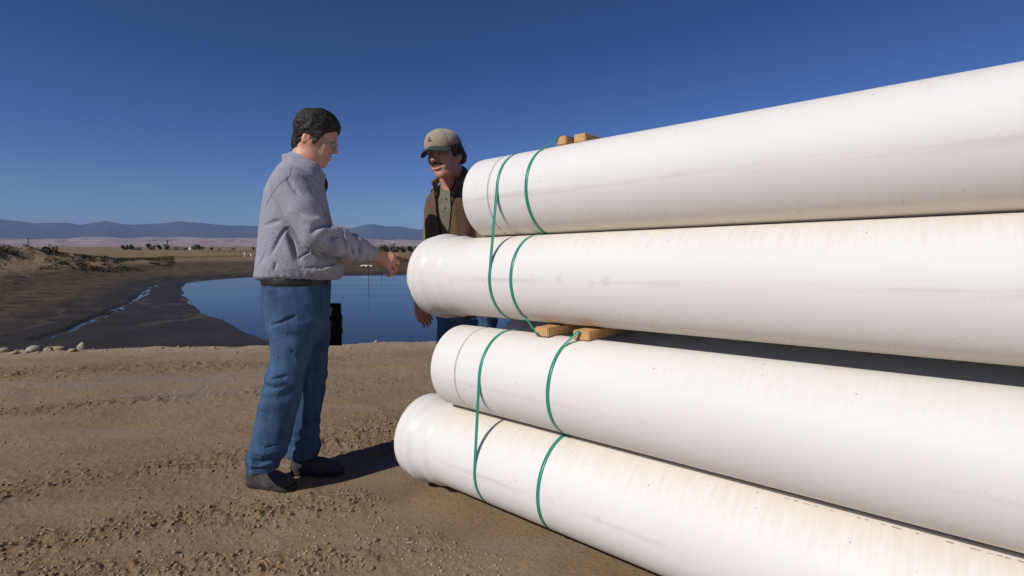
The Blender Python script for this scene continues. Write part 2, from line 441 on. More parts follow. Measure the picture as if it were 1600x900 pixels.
def ground_mat():
    m = M('dirt', .95, .15)
    co = m.co('Object')
    big = m.noise(co, .55, 5, .6); mid = m.noise(co, 3.2, 6, .65); fine = m.noise(co, 55, 5, .7); fin2 = m.noise(co, 190, 3, .7)
    base = m.ramp(big, [(.3, (.252, .172, .098)), (.5, (.305, .216, .128)), (.7, (.345, .257, .165))])
    base = m.mix(m.ramp(mid, [(.38, 0), (.68, .55)]), base, (.220, .146, .082))
    stretch = m.noise(m.co('Object', (.5, 2.2, 1)), 1.1, 4, .6)
    base = m.mix(m.ramp(stretch, [(.52, 0), (.66, .5)]), base, (.32, .26, .205))     # patches of grey gravel
    gz = m.n('ShaderNodeVectorMath', operation='DISTANCE'); m.l(m.co('Object', (.42, 1.25, 1)), gz.inputs[0]); gz.inputs[1].default_value = (-3.2*.42, 4.55*1.25, 0)
    gmask = m.math('MULTIPLY', m.ramp(gz.outputs['Value'], [(.25, 1), (.95, 0)]), m.ramp(m.noise(m.co('Object', (1, 2.4, 1)), 2.2, 5, .7), [(.42, 0), (.6, .8)]))
    base = m.mix(gmask, base, (.25, .215, .185))
    base = m.mix(m.ramp(fine, [(.35, .45), (.5, 0.0)]), base, (.11, .070, .040))
    base = m.mix(m.ramp(fin2, [(.62, 0), (.74, .40)]), base, (.42, .34, .25))
    base = m.mix(m.math('MULTIPLY', m.attr('band'), .35), base, (.16, .100, .055))
    base = m.mix(m.math('MULTIPLY', m.attr('edge'), .55), base, m.mix(fine, (.30, .235, .16), (.40, .33, .24)))
    # the bank heaps: dry grass and dark clay, contrast deepened in place of small shadows
    hp = m.ramp(m.noise(m.co('Object', (1, 1, 2)), 1.3, 6, .72), [(.40, (.040, .030, .019)), (.50, (.12, .083, .046)), (.58, (.29, .21, .115))])
    base = m.mix(m.attr('bank'), base, hp)
    dist = m.attr('dist')
    # the plain beyond the pond
    pl = m.ramp(m.noise(m.co('Object', (.35, 1.6, 1)), .035, 5, .6), [(.35, (.17, .125, .070)), (.5, (.26, .185, .105)), (.68, (.13, .11, .062))])
    base = m.mix(m.ramp(m.math('DIVIDE', dist, 400), [(.20, 0), (.30, 1)]), base, pl)
    # wet mud: dark, with pale wandering lines of scum left by the falling water
    wet = m.attr('wet')
    mud = m.ramp(m.noise(co, .5, 5, .6), [(.3, (.026, .021, .018)), (.7, (.048, .037, .029))])
    ring = m.math('FRACT', m.math('ADD', m.math('MULTIPLY', m.attr('dp'), .42), m.math('MULTIPLY', m.noise(co, .10, 5, .6, .4), 5.5)))
    ln = m.ramp(m.math('ABSOLUTE', m.math('SUBTRACT', ring, .5)), [(.0, 1), (.13, 0)])
    lg = m.ramp(m.noise(co, .2, 3), [(.42, 0), (.58, 1)])
    mud = m.mix(m.math('MULTIPLY', m.math('MULTIPLY', ln, lg), .55), mud, (.15, .115, .075))
    damp = m.mix(m.ramp(m.noise(m.co('Object', (1, 1, 2)), .9, 6, .7), [(.38, 0), (.62, 1)]), (.048, .034, .023), (.125, .088, .056))  # damp clay, its mottling also painted in for small shadows
    wl = m.math('ADD', wet, m.math('MULTIPLY', m.math('SUBTRACT', m.noise(co, .35, 5, .6), .5), .25))
    base = m.mix(m.ramp(wl, [(.0, 0), (.30, 1)]), base, damp)
    base = m.mix(m.ramp(wl, [(.78, 0), (.92, 1)]), base, mud)
    m.color(base)
    m.l(m.ramp(wet, [(.8, .95), (.98, .55)]), m.b.inputs['Roughness'])
    h = m.math('ADD', m.math('MULTIPLY', fine, .6), m.math('MULTIPLY', fin2, .3))
    fade = m.ramp(m.math('DIVIDE', dist, 60), [(.05, 1), (.6, .1)])
    b2_ = m.n('ShaderNodeBump'); b2_.inputs['Distance'].default_value = .5; m.l(m.noise(co, 1.1, 6, .72), b2_.inputs['Height'])
    m.l(m.math('MULTIPLY', m.ramp(m.math('DIVIDE', dist, 100), [(.12, 0), (.25, .75)]), m.math('SUBTRACT', 1.0, m.math('MULTIPLY', wet, .8))), b2_.inputs['Strength'])
    bp_ = m.bump(h, .55, .012); m.l(b2_.outputs[0], bp_.inputs['Normal']); m.l(m.math('MULTIPLY', fade, .95), bp_.inputs['Strength'])
    return m.m
gr = build_ground(); gr.data.materials.append(ground_mat())
# water ---------------------------------------------------------------------
def build_water():
    m = M('pond_water', .06, .5); m.b.inputs['IOR'].default_value = 1.33
    m.color((.018, .026, .030))
    n1 = m.noise(m.co('Object', (.25, 1.0, 1)), 1.6, 4, .6); n2 = m.noise(m.co('Object', (.10, .55, 1)), .5, 3, .5)
    h = m.math('ADD', m.math('MULTIPLY', n1, .5), n2)
    m.bump(h, .30, .05)
    m.l(m.ramp(m.noise(m.co('Object', (.03, .32, 1)), .6, 4, .6), [(.35, .03), (.7, .16)]), m.b.inputs['Roughness'])
    xs = np.linspace(-70, 100, 60); ys = np.linspace(9, 100, 40)
    X, Y = np.meshgrid(xs, ys); V = np.stack([X.ravel(), Y.ravel(), np.full(X.size, ZW)], 1)
    na = len(xs); i = np.arange(len(ys)-1)[:, None]*na; k = np.arange(na-1)[None, :]
    F = np.stack([i+k, i+k+1, i+na+k+1, i+na+k], -1).reshape(-1, 4)
    # only keep the sheet where the floor is under or near the water
    z, _ = terrain(V[:, 0], V[:, 1]); keep = (z[F] < ZW+.35).any(1); F = F[keep]
    o = link('water', mesh_np('pond_water', V, F), m.m); tag(o, kind='structure')
build_water()
# mountains -------------------------------------------------------------------
def range_(name, prof, D0, depth, mat, seed, rugged, base=-30, n=1400, azr=(-60, 60)):
    """relief on a band of land D0..D0+depth away; prof gives the crest height in px above the horizon by px column"""
    az = np.radians(np.linspace(azr[0], azr[1], n)); t = np.linspace(0, 1, 40)
    A, T = np.meshgrid(az, t); px = 800+FPX*np.tan(np.clip(A, R(-70), R(70)))
    xs, ys = zip(*prof); H = np.interp(px, xs, ys)
    rr = D0+depth*T
    hz = (H/FPX)*(D0+depth*.75)*np.cos(A)                       # crest height in metres
    X, Y = rr*np.sin(A), rr*np.cos(A)
    prof_t = sstep(0, .75, T)*(1-.5*sstep(.75, 1, T))
    s = D0/12.
    rn = 1-np.abs(fbm(X/s*.9, Y/s*.35, octv=5, seed=seed, gain=.55)*2-1)*2
    z = hz*prof_t*(1+rugged*(rn-.4)*(1-T)*1.2)+hz*.012*(fbm(X/s*5, Y/s*5, octv=3, seed=seed+3)-.5)*T+1.0
    z = np.where(T == 0, base, z)
    na = n; i = np.arange(39)[:, None]*na; k = np.arange(na-1)[None, :]
    F = np.stack([i+k, i+k+1, i+na+k+1, i+na+k], -1).reshape(-1, 4)
    o = link(name, mesh_np(name, np.stack([X.ravel(), Y.ravel(), z.ravel()], 1), F), mat); tag(o, kind='structure')
HOR = 385
def hp_(l): return [(x, HOR-y) for x, y in l]
mm = M('mountain', 1, .05)
n_ = mm.noise(mm.co('Object', (1, 1, 1.5)), .0009, 6, .6)
c_ = mm.ramp(n_, [(.35, (.035, .040, .040)), (.55, (.06, .06, .055)), (.72, (.115, .095, .08))])
mm.color(c_)
MP = hp_([(-700, 352), (-300, 349), (-60, 346), (0, 345), (27, 346.5), (60, 349.5), (95, 350), (115, 351), (133, 352.5), (150, 349.5), (171, 348), (190, 351), (212, 352.5), (232, 351), (256, 349.5), (275, 347.2), (287, 346.4), (300, 348.6),
   (320, 349.5), (350, 352.3), (375, 354), (400, 355), (440, 352), (490, 357), (527, 357), (548, 358.5), (565, 355), (578, 352.3), (586, 351.2), (596, 353), (612, 354.5), (630, 354.5), (650, 357), (668, 360), (700, 362), (760, 357), (850, 360), (1000, 354), (1300, 358), (1600, 352), (2200, 350)])
range_('mountains', MP, 15000, 4500, mm.m, 5, .28)
fm = M('badland', 1, .05)
n_ = fm.noise(fm.co('Object', (1, .3, 3)), .012, 6, .65)
fm.color(fm.ramp(n_, [(.34, (.17, .125, .11)), (.5, (.34, .25, .21)), (.66, (.44, .35, .30))]))
rj = random.Random(4)
FP = [(x, rj.uniform(9.3, 12.6)+(1.5 if 80 < x < 520 else 0)) for x in range(-700, 2400, 26)]
range_('foothills', FP, 6500, 2500, fm.m, 15, .5)
# ------------------------------------------------------------------ the pipe stack
def base(x, y, z): return np.array([x*K, y*K, z*K+HC])
PB = [base(1.15907, 1.35534, .25790), base(1.12423, 1.30263, -.10565), base(1.06482, 1.22010, -.50734), base(1.04686, 1.18689, -.87440)]
def pt(b, s, phi, r): return b+s*AX+r*(math.cos(phi)*UH+math.sin(phi)*VH)

def pipe_local(b, px, py):
    """point of the pipe's camera side met by a ray, in the pipe's own frame"""
    o = np.array([0, 0, HC]); d = unproj(px, py, 1.0)-o; e = o-b
    d2, e2 = np.array([d@UH, d@VH]), np.array([e@UH, e@VH]); A, B_, C_ = d2@d2, 2*(d2@e2), e2@e2-PR*PR
    t = (-B_-math.sqrt(max(B_*B_-4*A*C_, 0)))/(2*A); q = e+d*t; return q@UH, q@VH, q@AX
def pipe_mat(kind, spots=(), rub=-.12, rub_shade_w=.06, rub_shade_a=.22, tagname=''):
    m = M('white_pvc_'+kind+tagname, .58, .22)
    co = m.co('Object')
    sep = m.n('ShaderNodeSeparateXYZ'); m.l(co, sep.inputs[0])
    x, y, z = sep.outputs
    col = m.ramp(m.noise(m.co('Object', (1, 1, .25)), 3, 4), [(.3, (.715, .692, .655)), (.7, (.785, .764, .732))])
    # fine drag streaks round the barrel
    st = m.noise(m.co('Object', (2, 2, 90)), 2.5, 3, .6)
    col = m.mix(m.ramp(st, [(.45, 0), (.75, .07)]), col, (.62, .56, .47))
    # dust and brown wash along the crown of the pipe
    up = m.math('DIVIDE', y, PR)
    dust = m.ramp(m.math('ADD', up, m.math('MULTIPLY', m.math('SUBTRACT', m.noise(m.co('Object', (4, 4, 34)), 1.6, 4, .65), .5), .9)), [(.62, 0), (1.05, 1)])
    amt = {'bell': .38, 'spigot': .2, 'socket': .05}[kind]
    col = m.mix(m.math('MULTIPLY', dust, amt), col, (.60, .50, .33))
    low = m.ramp(m.math('ADD', m.math('MULTIPLY', up, -1), m.math('MULTIPLY', m.math('SUBTRACT', m.noise(m.co('Object', (3, 3, 16)), 2, 4, .6), .5), .5)), [(.55, 0), (1.0, 1)])
    col = m.mix(m.math('MULTIPLY', low, .35), col, (.62, .50, .34))
    # scuffs
    sc = m.ramp(m.noise(m.co('Object', (1, 1, .6)), 46, 3, .6), [(.70, 0), (.78, 1)])
    gate = m.ramp(m.noise(co, 3.1, 2), [(.55, 0), (.7, 1)])
    col = m.mix(m.math('MULTIPLY', m.math('MULTIPLY', sc, gate), .55), col, (.33, .29, .25))
    vo = m.n('ShaderNodeTexVoronoi'); vo.inputs['Scale'].default_value = 26; m.l(co, vo.inputs['Vector'])
    sp = m.ramp(vo.outputs['Distance'], [(.05, 1), (.10, 0)])
    spg = m.ramp(m.noise(co, 9, 3), [(.50, 0), (.60, 1)])
    col = m.mix(m.math('MULTIPLY', m.math('MULTIPLY', sp, spg), .75), col, (.26, .20, .14))
    # long rub mark on the camera side; topmost pipe: shade line painted dark
    ang = m.math('ADD', up, m.math('MULTIPLY', m.math('SUBTRACT', m.noise(m.co('Object', (1, 1, .4)), 2, 2), .5), .06))
    band = m.ramp(m.math('ABSOLUTE', m.math('SUBTRACT', ang, rub)), [(.0, 1), (rub_shade_w, 0)])
    bg_ = m.ramp(m.noise(m.co('Object', (10, 10, .8)), 3, 4, .7), [(.42, 0), (.68, 1)])
    col = m.mix(m.math('MULTIPLY', m.math('MULTIPLY', band, bg_), rub_shade_a), col, (.42, .37, .31))
    for sx, sy, sz, sr in spots:
        vd = m.n('ShaderNodeVectorMath', operation='DISTANCE'); m.l(co, vd.inputs[0]); vd.inputs[1].default_value = (sx, sy, sz)
        g1 = m.ramp(m.math('DIVIDE', vd.outputs['Value'], sr), [(.25, 1), (1.0, 0)])
        g2 = m.ramp(m.noise(co, 130, 4, .75), [(.50, .06), (.66, 1)])
        col = m.mix(m.math('MULTIPLY', m.math('MULTIPLY', g1, g2), .6), col, (.23, .20, .17))
    m.color(col)
    m.l(m.ramp(st, [(.3, .36), (.8, .46)] if kind == 'socket' else [(.3, .52), (.8, .66)]), m.b.inputs['Roughness'])
    m.b.inputs['Subsurface Weight'].default_value = 0.0
    m.bump(m.noise(m.co('Object', (1, 1, 30)), 6, 3), .12, .002)
    return m.m
PMAT = {'bell': pipe_mat('bell'), 'spigot': pipe_mat('spigot'), 'socket': pipe_mat('socket')}
ink = M('grey_ink', .5, .3); ink.color(ink.mix(ink.ramp(ink.noise(ink.co(), 40, 4), [(.4, 0), (.6, 1)]), (.40, .38, .37), (.50, .48, .46)))
printm = plain('dark_print', (.30, .25, .20), .6, .3)

def lathe(prof, seg=128):
    """prof (s, r) pairs; local frame: x = towards the camera side, y = up, z = along the axis"""
    V = []; n = len(prof)
    for s, r in prof:
        for k in range(seg):
            a = 2*math.pi*k/seg; V.append((r*math.cos(a), r*math.sin(a), s))
    F = [(i*seg+k, i*seg+(k+1) % seg, (i+1)*seg+(k+1) % seg, (i+1)*seg+k) for i in range(n-1) for k in range(seg)]
    me = mesh_np('pipe', V, F)
    return me
ROT = Matrix((UH, VH, AX)).transposed()       # columns = local axes
ROT = Matrix([[UH[i], VH[i], AX[i]] for i in range(3)])
if ROT.determinant() < 0: UHs = -1
def axis_obj(name, me, mat, parent):
    o = link(name, me, mat)
    o.parent = parent
    return o
WALL = .022
def make_pipe(b, send, bell, label, group, snear=-4.0, name='pvc_pipe', mat=None):
    e = bpy.data.objects.new(name, None); COL.objects.link(e)
    e.matrix_world = Matrix.Translation(b) @ ROT.to_4x4(); e.empty_display_size = .2
    tag(e, label, 'pipe', group)
    km = 'bell' if bell else 'spigot'
    if bell:
        L = .26; s0 = send-L
        prof = [(snear, PR-WALL), (snear, PR-.004), (snear+.004, PR)]
        prof += [(s, PR) for s in np.linspace(snear+.3, s0, 12)]
        axis_obj('barrel', lathe(prof), mat or PMAT[km], e)
        B = [(s0, PR), (s0+.010, PR+.0005), (s0+.022, PR+.0045), (s0+.034, PR+.0105), (s0+.046, PR+.0140), (s0+.060, PR+.0140), (s0+.074, PR+.0120), (s0+.096, PR+.0110), (s0+.114, PR+.0115), (s0+.126, PR+.0150),
             (s0+.140, PR+.0240), (s0+.152, PR+.0295), (s0+.168, PR+.0315), (s0+.186, PR+.0305), (s0+.198, PR+.0255), (s0+.205, PR+.0205), (s0+.210, PR+.0195), (s0+.216, PR+.0215), (s0+.232, PR+.0215), (s0+.246, PR+.0195), (s0+.254, PR+.0160),
             (s0+.259, PR+.010), (s0+.260, PR+.004), (s0+.259, PR-.001), (s0+.21, PR-.001), (s0+.2, PR+.008), (s0+.16, PR+.008), (s0+.15, PR), (s0+.02, PR-.004), (s0, PR-.022)]
        B = [(a, PR+(r-PR)*(.86 if r > PR else 1)) for a, r in B]
        axis_obj('bell_socket', lathe(B), PMAT['socket'], e)
    else:
        prof = [(snear, PR-WALL), (snear, PR-.004), (snear+.004, PR)]
        prof += [(s, PR) for s in np.linspace(snear+.3, send-.02, 12)]
        prof += [(send-.008, PR-.001), (send-.002, PR-.005), (send, PR-.011), (send, PR-WALL), (send-.3, PR-WALL), (send-2.0, PR-WALL)]
        axis_obj('barrel', lathe(prof), mat or PMAT[km], e)
        sm = send-.170
        axis_obj('insertion_mark', lathe([(sm-.0045, PR+.0004), (sm+.0045, PR+.0004)]), ink.m, e)
    return e
PG = 'white plastic pipes strapped in stacked bundles'
S1, S2, S3, S4 = 1.67*K, 1.984*K, 1.724*K, 1.938*K
def spots_(b, L): return [(*pipe_local(b, x, y), r) for x, y, r in L]
u1 = pipe_local(PB[0], 1450, 232)[1]/PR; u2 = pipe_local(PB[1], 1250, 449)[1]/PR; u4 = pipe_local(PB[3], 1080, 868)[1]/PR
M1 = pipe_mat('spigot', (), u1, .13, .45, '_a')  # dark band painted where the barrel turns out of the sun
M2 = pipe_mat('bell', spots_(PB[1], [(873, 436, .030), (925, 444, .022), (946, 440, .030), (704, 441, .012)]), u2, .10, .42, '_b')
M4 = pipe_mat('bell', spots_(PB[3], [(935, 812, .020), (864, 784, .016), (805, 751, .010), (1223, 841, .010)]), u4, .08, .35, '_c')
make_pipe(PB[0], S1, False, 'topmost white pipe with plain end and faint grey ring, lumber on its back', PG, mat=M1)
make_pipe(PB[1], S2, True, 'white pipe whose flared bell end the pointing finger touches', PG, mat=M2)
make_pipe(PB[2], S3, False, 'white pipe with plain end and grey ring, directly under the gap with lumber', PG)
e4 = make_pipe(PB[3], S4, True, 'lowest white pipe, flared bell end on the dirt, brown stains along its crown', PG, mat=M4)
make_pipe(PB[2]-UH*(2*PR+.004), S3-.06, True, 'shaded pipe behind the front column, just visible low in the gap between bundles', PG)
make_pipe(PB[1]-UH*(2*PR+.004), S2-.42, False, 'shaded pipe behind the bell-ended upper pipe, dark at the top of the gap', PG)
for b_, s_, be, lb in ((PB[0], S1-.30, True, 'back pipe of the top row, hidden behind the topmost pipe'), (PB[3], S4-.50, False, 'back pipe of the bottom row, hidden behind the lowest pipe')):
    make_pipe(b_-UH*(2*PR+.004), s_, be, lb, PG)
for b_, s_, be, lb in ((PB[1], S2-.30, True, 'unseen pipe added behind the row above the gap to darken it'), (PB[2], S3-.55, False, 'unseen pipe added behind the row below the gap to darken it')):
    make_pipe(b_-UH*2*(2*PR+.004), s_, be, lb, PG)  # third column is unseen, added to keep light out of the gap
# faint printed lettering along the lowest pipe
PHIP = 78
def arc_print():
    V = []; F = []; rnd = random.Random(3)
    s = .36
    while s > -.42:
        wl = rnd.choice([.010, .014, .02, .006])
        if rnd.random() < .7:
            p0 = R(PHIP); h = rnd.uniform(.002, .0045)/PR
            i = len(V)
            for ds, dp in ((0, 0), (wl, 0), (wl, h), (0, h)):
                r = PR+.0005; V.append((r*math.cos(p0+dp), r*math.sin(p0+dp), s-ds))
            F.append((i, i+1, i+2, i+3))
        s -= wl+rnd.choice([.004, .006, .03, .012])
    return mesh_np('print', V, F)
axis_obj('faded_print', arc_print(), printm, e4)

# straps ----------------------------------------------------------------
sm_ = M('green_strapping', .32, .5)
f_ = sm_.noise(sm_.co(), 12, 3); sm_.color(sm_.mix(f_, (.012, .20, .125), (.04, .33, .22)))
sm_.b.inputs['Transmission Weight'].default_value = 0
sm_.bump(sm_.noise(sm_.co(), 260, 2), .2, .001)
SG = 'green plastic straps round the pipe bundles'
def ribbon(name, P, N, label, width=.0155, th=.0012, twist=None):
    """P points, N outward normals; width runs along the pipe axis"""
    V = []; F = []
    for p, n in zip(P, N):
        p = np.asarray(p); n = np.asarray(n); n = n/np.linalg.norm(n)
        a = AX-n*(AX@n); a /= np.linalg.norm(a)
        for sa, sn in ((-1, 0), (1, 0), (1, 1), (-1, 1)):
            V.append(p+a*sa*width/2+n*(sn*th+.0006))
    m_ = len(P)
    for i in range(m_-1):
        for k in range(4): F.append((i*4+k, i*4+(k+1) % 4, (i+1)*4+(k+1) % 4, (i+1)*4+k))
    F += [(3, 2, 1, 0), tuple((m_-1)*4+k for k in range(4))]
    o = link(name, mesh_np(name, V, F), sm_.m); tag(o, label, 'strap', SG); return o
def nrm(phi): return math.cos(phi)*UH+math.sin(phi)*VH
def arc(b, s, p0, p1, n=40):
    ph = np.linspace(R(p0), R(p1), n); return [pt(b, s, a, PR) for a in ph], [nrm(a) for a in ph]
def line(p, q, n0, n=8):
    return [p+(q-p)*t for t in np.linspace(0, 1, n)[1:]], [n0]*(n-1)
def bundle(b0, b1, s0, s1, label, far):
    d = b1-b0; th = math.degrees(math.atan2(d@UH, -(d@VH)))      # tangent angle of the free run
    P, N = [pt(b0+far, s0, R(90), PR)], [nrm(R(90))]
    a, n = arc(b0, s0, 90, th); P += a; N += n
    q = pt(b1, s1, R(th), PR); l, ln = line(a[-1], q, nrm(R(th)), 12); P += l; N += ln
    a, n = arc(b1, s1, th, -90); P += a[1:]; N += n[1:]
    P.append(pt(b1+far, s1, R(-90), PR)); N.append(nrm(R(-90)))
    return ribbon('plastic_strap', P, N, label)
FAR = -UH*(2*PR+.004)
bundle(PB[0], PB[1], 1.454*K, 1.448*K, 'green strap hanging straight between the two upper pipes near their left ends', FAR*.5)
bundle(PB[2], PB[3], 1.42*K, 1.42*K, 'green strap running straight between the two lower pipes near their left ends', FAR*.3)
def lean(p, q, n0, n1, k=8):
    T = np.linspace(0, 1, k)
    return [p+(q-p)*t for t in T], [n0*(1-t)+n1*t for t in T]
def loop(b, s, p0, p1, label, start=None, end=None):
    a, n = arc(b, s, p0, p1, 60); P, N = [], []
    if start is not None:
        l, ln = lean(start[0], a[0], start[1], n[0]); P += l[:-1]; N += ln[:-1]
    P += a; N += n
    if end is not None:
        l, ln = lean(a[-1], end[0], n[-1], end[1]); P += l[1:]; N += ln[1:]
    return ribbon('plastic_strap', P, N, label)
def bp(b, s, u_, v_): return b+s*AX+u_*UH+v_*VH
loop(PB[0], 1.376, 62, -79, 'green strap curving round the topmost pipe and tied to the lumber on its back', start=(bp(PB[0], 1.317, .030, PR+.0395), UH*.5+VH*.8))
loop(PB[1], 1.412, 99, -60, 'green strap round the bell-ended upper pipe down to the left lumber end', end=(bp(PB[2], 1.293, .058, PR+.010), UH*.8-VH*.4))
loop(PB[2], 1.145, 62, -83, 'green strap from the right lumber end in the gap down round the pipe below', start=(bp(PB[2], 1.100, .044, PR+.0385), UH*.6+VH*.7))
loop(PB[3], 1.168, 95, -84, 'green strap curving round the lowest pipe, the lower right of the green straps')
# lumber ------------------------------------------------------------------
wd = M('raw_lumber', .65, .3)
co_ = wd.co('Object', (1, 1, 1))
wv = wd.n('ShaderNodeTexWave', bands_direction='Z'); wv.inputs['Scale'].default_value = 26; wv.inputs['Distortion'].default_value = 7; wv.inputs['Detail'].default_value = 3; wv.inputs['Detail Scale'].default_value = .6
wd.l(wd.co('Object', (.5, 1.6, 1.2)), wv.inputs['Vector'])
g_ = wd.ramp(wv.outputs['Color'], [(.1, (.50, .27, .105)), (.6, (.60, .36, .155)), (.95, (.68, .44, .22))])
wd.color(wd.mix(wd.ramp(wd.noise(co_, 60, 3), [(.35, .35), (.7, 0)]), g_, (.38, .20, .08))); wd.bump(wv.outputs['Color'], .2, .002)
def beam(b, smid, u_end, label, wdt=.075, ln=.86, group='lumber pieces between and on top of the bundles'):
    """a 2x4 laid flat across the pipes"""
    h = .0372; e = bpy.data.objects.new('lumber_beam', None)
    bm = bmesh.new(); bmesh.ops.create_cube(bm, size=1)
    for v in bm.verts: v.co = Vector((v.co.x*ln, v.co.y*h, v.co.z*wdt))
    bmesh.ops.bevel(bm, geom=bm.edges[:], offset=.0035, segments=2, affect='EDGES')
    for v in bm.verts: v.co.y += random.uniform(-.0003, .0003)
    me = bpy.data.meshes.new('lumber_beam'); bm.to_mesh(me); bm.free()
    o = link('lumber_beam', me, wd.m, None, False)
    c = b+smid*AX+(u_end-ln/2)*UH+(PR+.0006+h/2)*VH
    o.matrix_world = Matrix.Translation(c) @ ROT.to_4x4()
    tag(o, label, 'lumber', group)
    return o
beam(PB[2], 1.282, .050, 'left of the two lumber ends in the gap between upper and lower bundle', .070)
beam(PB[2], 1.098, .036, 'right of the two lumber ends in the gap, bright orange with a green strap over it')
beam(PB[0], 1.305, .036, 'left lumber end on the back of the topmost pipe, green strap across it', .050)
beam(PB[0], 1.222, .020, 'right lumber end on the back of the topmost pipe, against the sky', .056)
# ------------------------------------------------------------------ people
from mathutils.bvhtree import BVHTree
def skin_mat(name, c):
    m = M(name, .5, .4); co = m.co()
    n1 = m.noise(co, 22, 4, .6); n2 = m.noise(co, 160, 3, .6)
    col = m.mix(m.ramp(n1, [(.35, 0), (.68, 1)]), c, (c[0]*1.02, c[1]*.78, c[2]*.72))
    col = m.mix(m.ramp(n2, [(.4, .18), (.6, 0)]), col, (c[0]*.7, c[1]*.55, c[2]*.5))
    m.color(col); m.b.inputs['Subsurface Weight'].default_value = .12; m.b.inputs['Subsurface Radius'].default_value = (.9, .35, .2); m.b.inputs['Subsurface Scale'].default_value = .006
    m.bump(n2, .12, .002); return m.m
def cloth_mat(name, a, b, wscale=420, rough=.95, bump=.35, pat=22):
    m = M(name, rough, .15); co = m.co()
    col = m.mix(m.ramp(m.noise(co, pat, 5, .65), [(.3, 0), (.7, 1)]), a, b)
    fz = m.noise(co, wscale, 2, .7); col = m.mix(m.ramp(fz, [(.35, .22), (.65, 0)]), col, tuple(x*.55 for x in a))
    m.color(col); m.bump(m.math('ADD', fz, m.math('MULTIPLY', m.noise(co, 70, 4, .6), .7)), bump, .004)
    m.b.inputs['Sheen Weight'].default_value = .12; m.b.inputs['Sheen Roughness'].default_value = .6
    return m
def denim_mat(name, a=(.014, .038, .092), b=(.056, .118, .215)):
    m = M(name, .9, .2); co = m.co()
    wear = m.attr('wear'); f = m.math('ADD', wear, m.math('MULTIPLY', m.math('SUBTRACT', m.noise(co, 16, 5, .7), .5), .55))
    col = m.mix(m.ramp(f, [(.1, 0), (.85, 1)]), a, b)
    tw = m.n('ShaderNodeTexWave', bands_direction='DIAGONAL'); tw.inputs['Scale'].default_value = 170; tw.inputs['Distortion'].default_value = 1.5; m.l(co, tw.inputs['Vector'])
    col = m.mix(m.math('MULTIPLY', tw.outputs['Fac'], .20), col, (.07, .12, .20)); col = m.mix(m.ramp(m.noise(co, 90, 3, .7), [(.5, 0), (.75, .30)]), col, (.11, .17, .26))
    m.color(col); m.bump(m.math('ADD', tw.outputs['Fac'], m.math('MULTIPLY', m.noise(co, 60, 4), 1.2)), .3, .003); return m.m
def hair_mat(name, a, b, rough=.55, axis=(3, 3, 1)):
    m = M(name, rough, .35); n = m.noise(m.co('Object', axis), 55, 4, .6)
    col = m.mix(m.ramp(n, [(.44, 0), (.68, 1)]), a, b)
    col = m.mix(m.attr('grey'), col, (.20, .19, .185)); m.color(col); m.bump(n, .8, .006); return m.m
white_m = plain('eye_white', (.40, .37, .34), .3, .4, var=.03); iris_m = plain('dark_iris', (.03, .022, .018), .2, .5)
teeth_m = plain('teeth', (.70, .66, .58), .35, .5, var=.04)
metal_m = plain('thin_metal', (.45, .42, .38), .25, .5, metal=1)

def head_sdf(B, H, smile=1.0, neck_to=None, nose=1.0, jaw=1.0):
    e, c = B.ell, B.cone
    e(H, (-.008, 0, .045), (.096, .077, .083), .02)
    e(H, (.022, 0, -.010), (.068, .066, .088), .03)
    e(H, (.030, 0, -.070), (.056*jaw, .054*jaw, .040), .03)
    c(H.w(.072, -.010, -.100), H.w(.072, .010, -.100), .019*H.k, .019*H.k, .025)
    for s in (-1, 1):
        c(H.w(-.005, s*.058, -.035), H.w(.045, s*.032, -.095), .020*H.k, .018*H.k, .025)      # jaw line
        e(H, (.060, s*.040, -.020), (.024, .024, .022), .02)                                   # cheek
        e(H, (.066, s*.036, -.050), (.018, .017, .024), .02)
    c(H.w(.080, -.030, .030), H.w(.080, .030, .030), .0105*H.k, .0105*H.k, .014)               # brow
    for s in (-1, 1):
        e(H, (.096, s*.031, .010), (.018, .018, .0125), .010, '-')
        e(H, (.0705, s*.031, .010), (.0150, .0155, .0150), .004)
    c(H.w(.084, 0, .022), H.w(.106, 0, -.018), .0075*H.k, .0095*H.k*nose, .012)
    e(H, (.1085, 0, -.021), (.0115, .0115, .0100), .008)
    for s in (-1, 1): e(H, (.098, s*.0125, -.025), (.010, .0075, .008), .006)
    for s in (-1, 1):
        e(H, (.103, s*.006, -.0325), (.006, .0035, .004), .003, '-')
    # mouth
    for zz, rr in ((-.050, .0052), (-.0665, .0068)):
        P_ = [H.w(.0855-.18*abs(y)**1.0*1.0-.02*0, y, zz+smile*.16*abs(y)*(1 if zz > -.06 else 1.15)) for y in (-.026, -.013, 0, .013, .026)]
        P_[2] = H.w(.0925, 0, zz); P_[1] = H.w(.0905, -.013, zz+smile*.0015); P_[3] = H.w(.0905, .013, zz+smile*.0015)
        for i in range(4): c(P_[i], P_[i+1], rr*H.k*(.6 if i == 0 else 1), rr*H.k*(.6 if i == 3 else 1), .006)
    e(H, (.094, 0, -.0585+.001*smile), (.012, .020, .0045*max(smile, .4)), .003, '-')
    for s in (-1, 1):                                                                             # laugh lines, ears
        c(H.w(.100, s*.022, -.028), H.w(.086, s*.037, -.056), .004*H.k, .004*H.k, .008, '-')
        e(H, (-.026, s*.0755, -.016), (.018, .0085, .030), .006, tilt=-.2)
        e(H, (-.021, s*.0845, -.012), (.009, .005, .016), .004, '-', tilt=-.2)
    if neck_to is not None:
        c(H.w(-.030, 0, -.045), neck_to, .056*H.k, .060*H.k, .035)
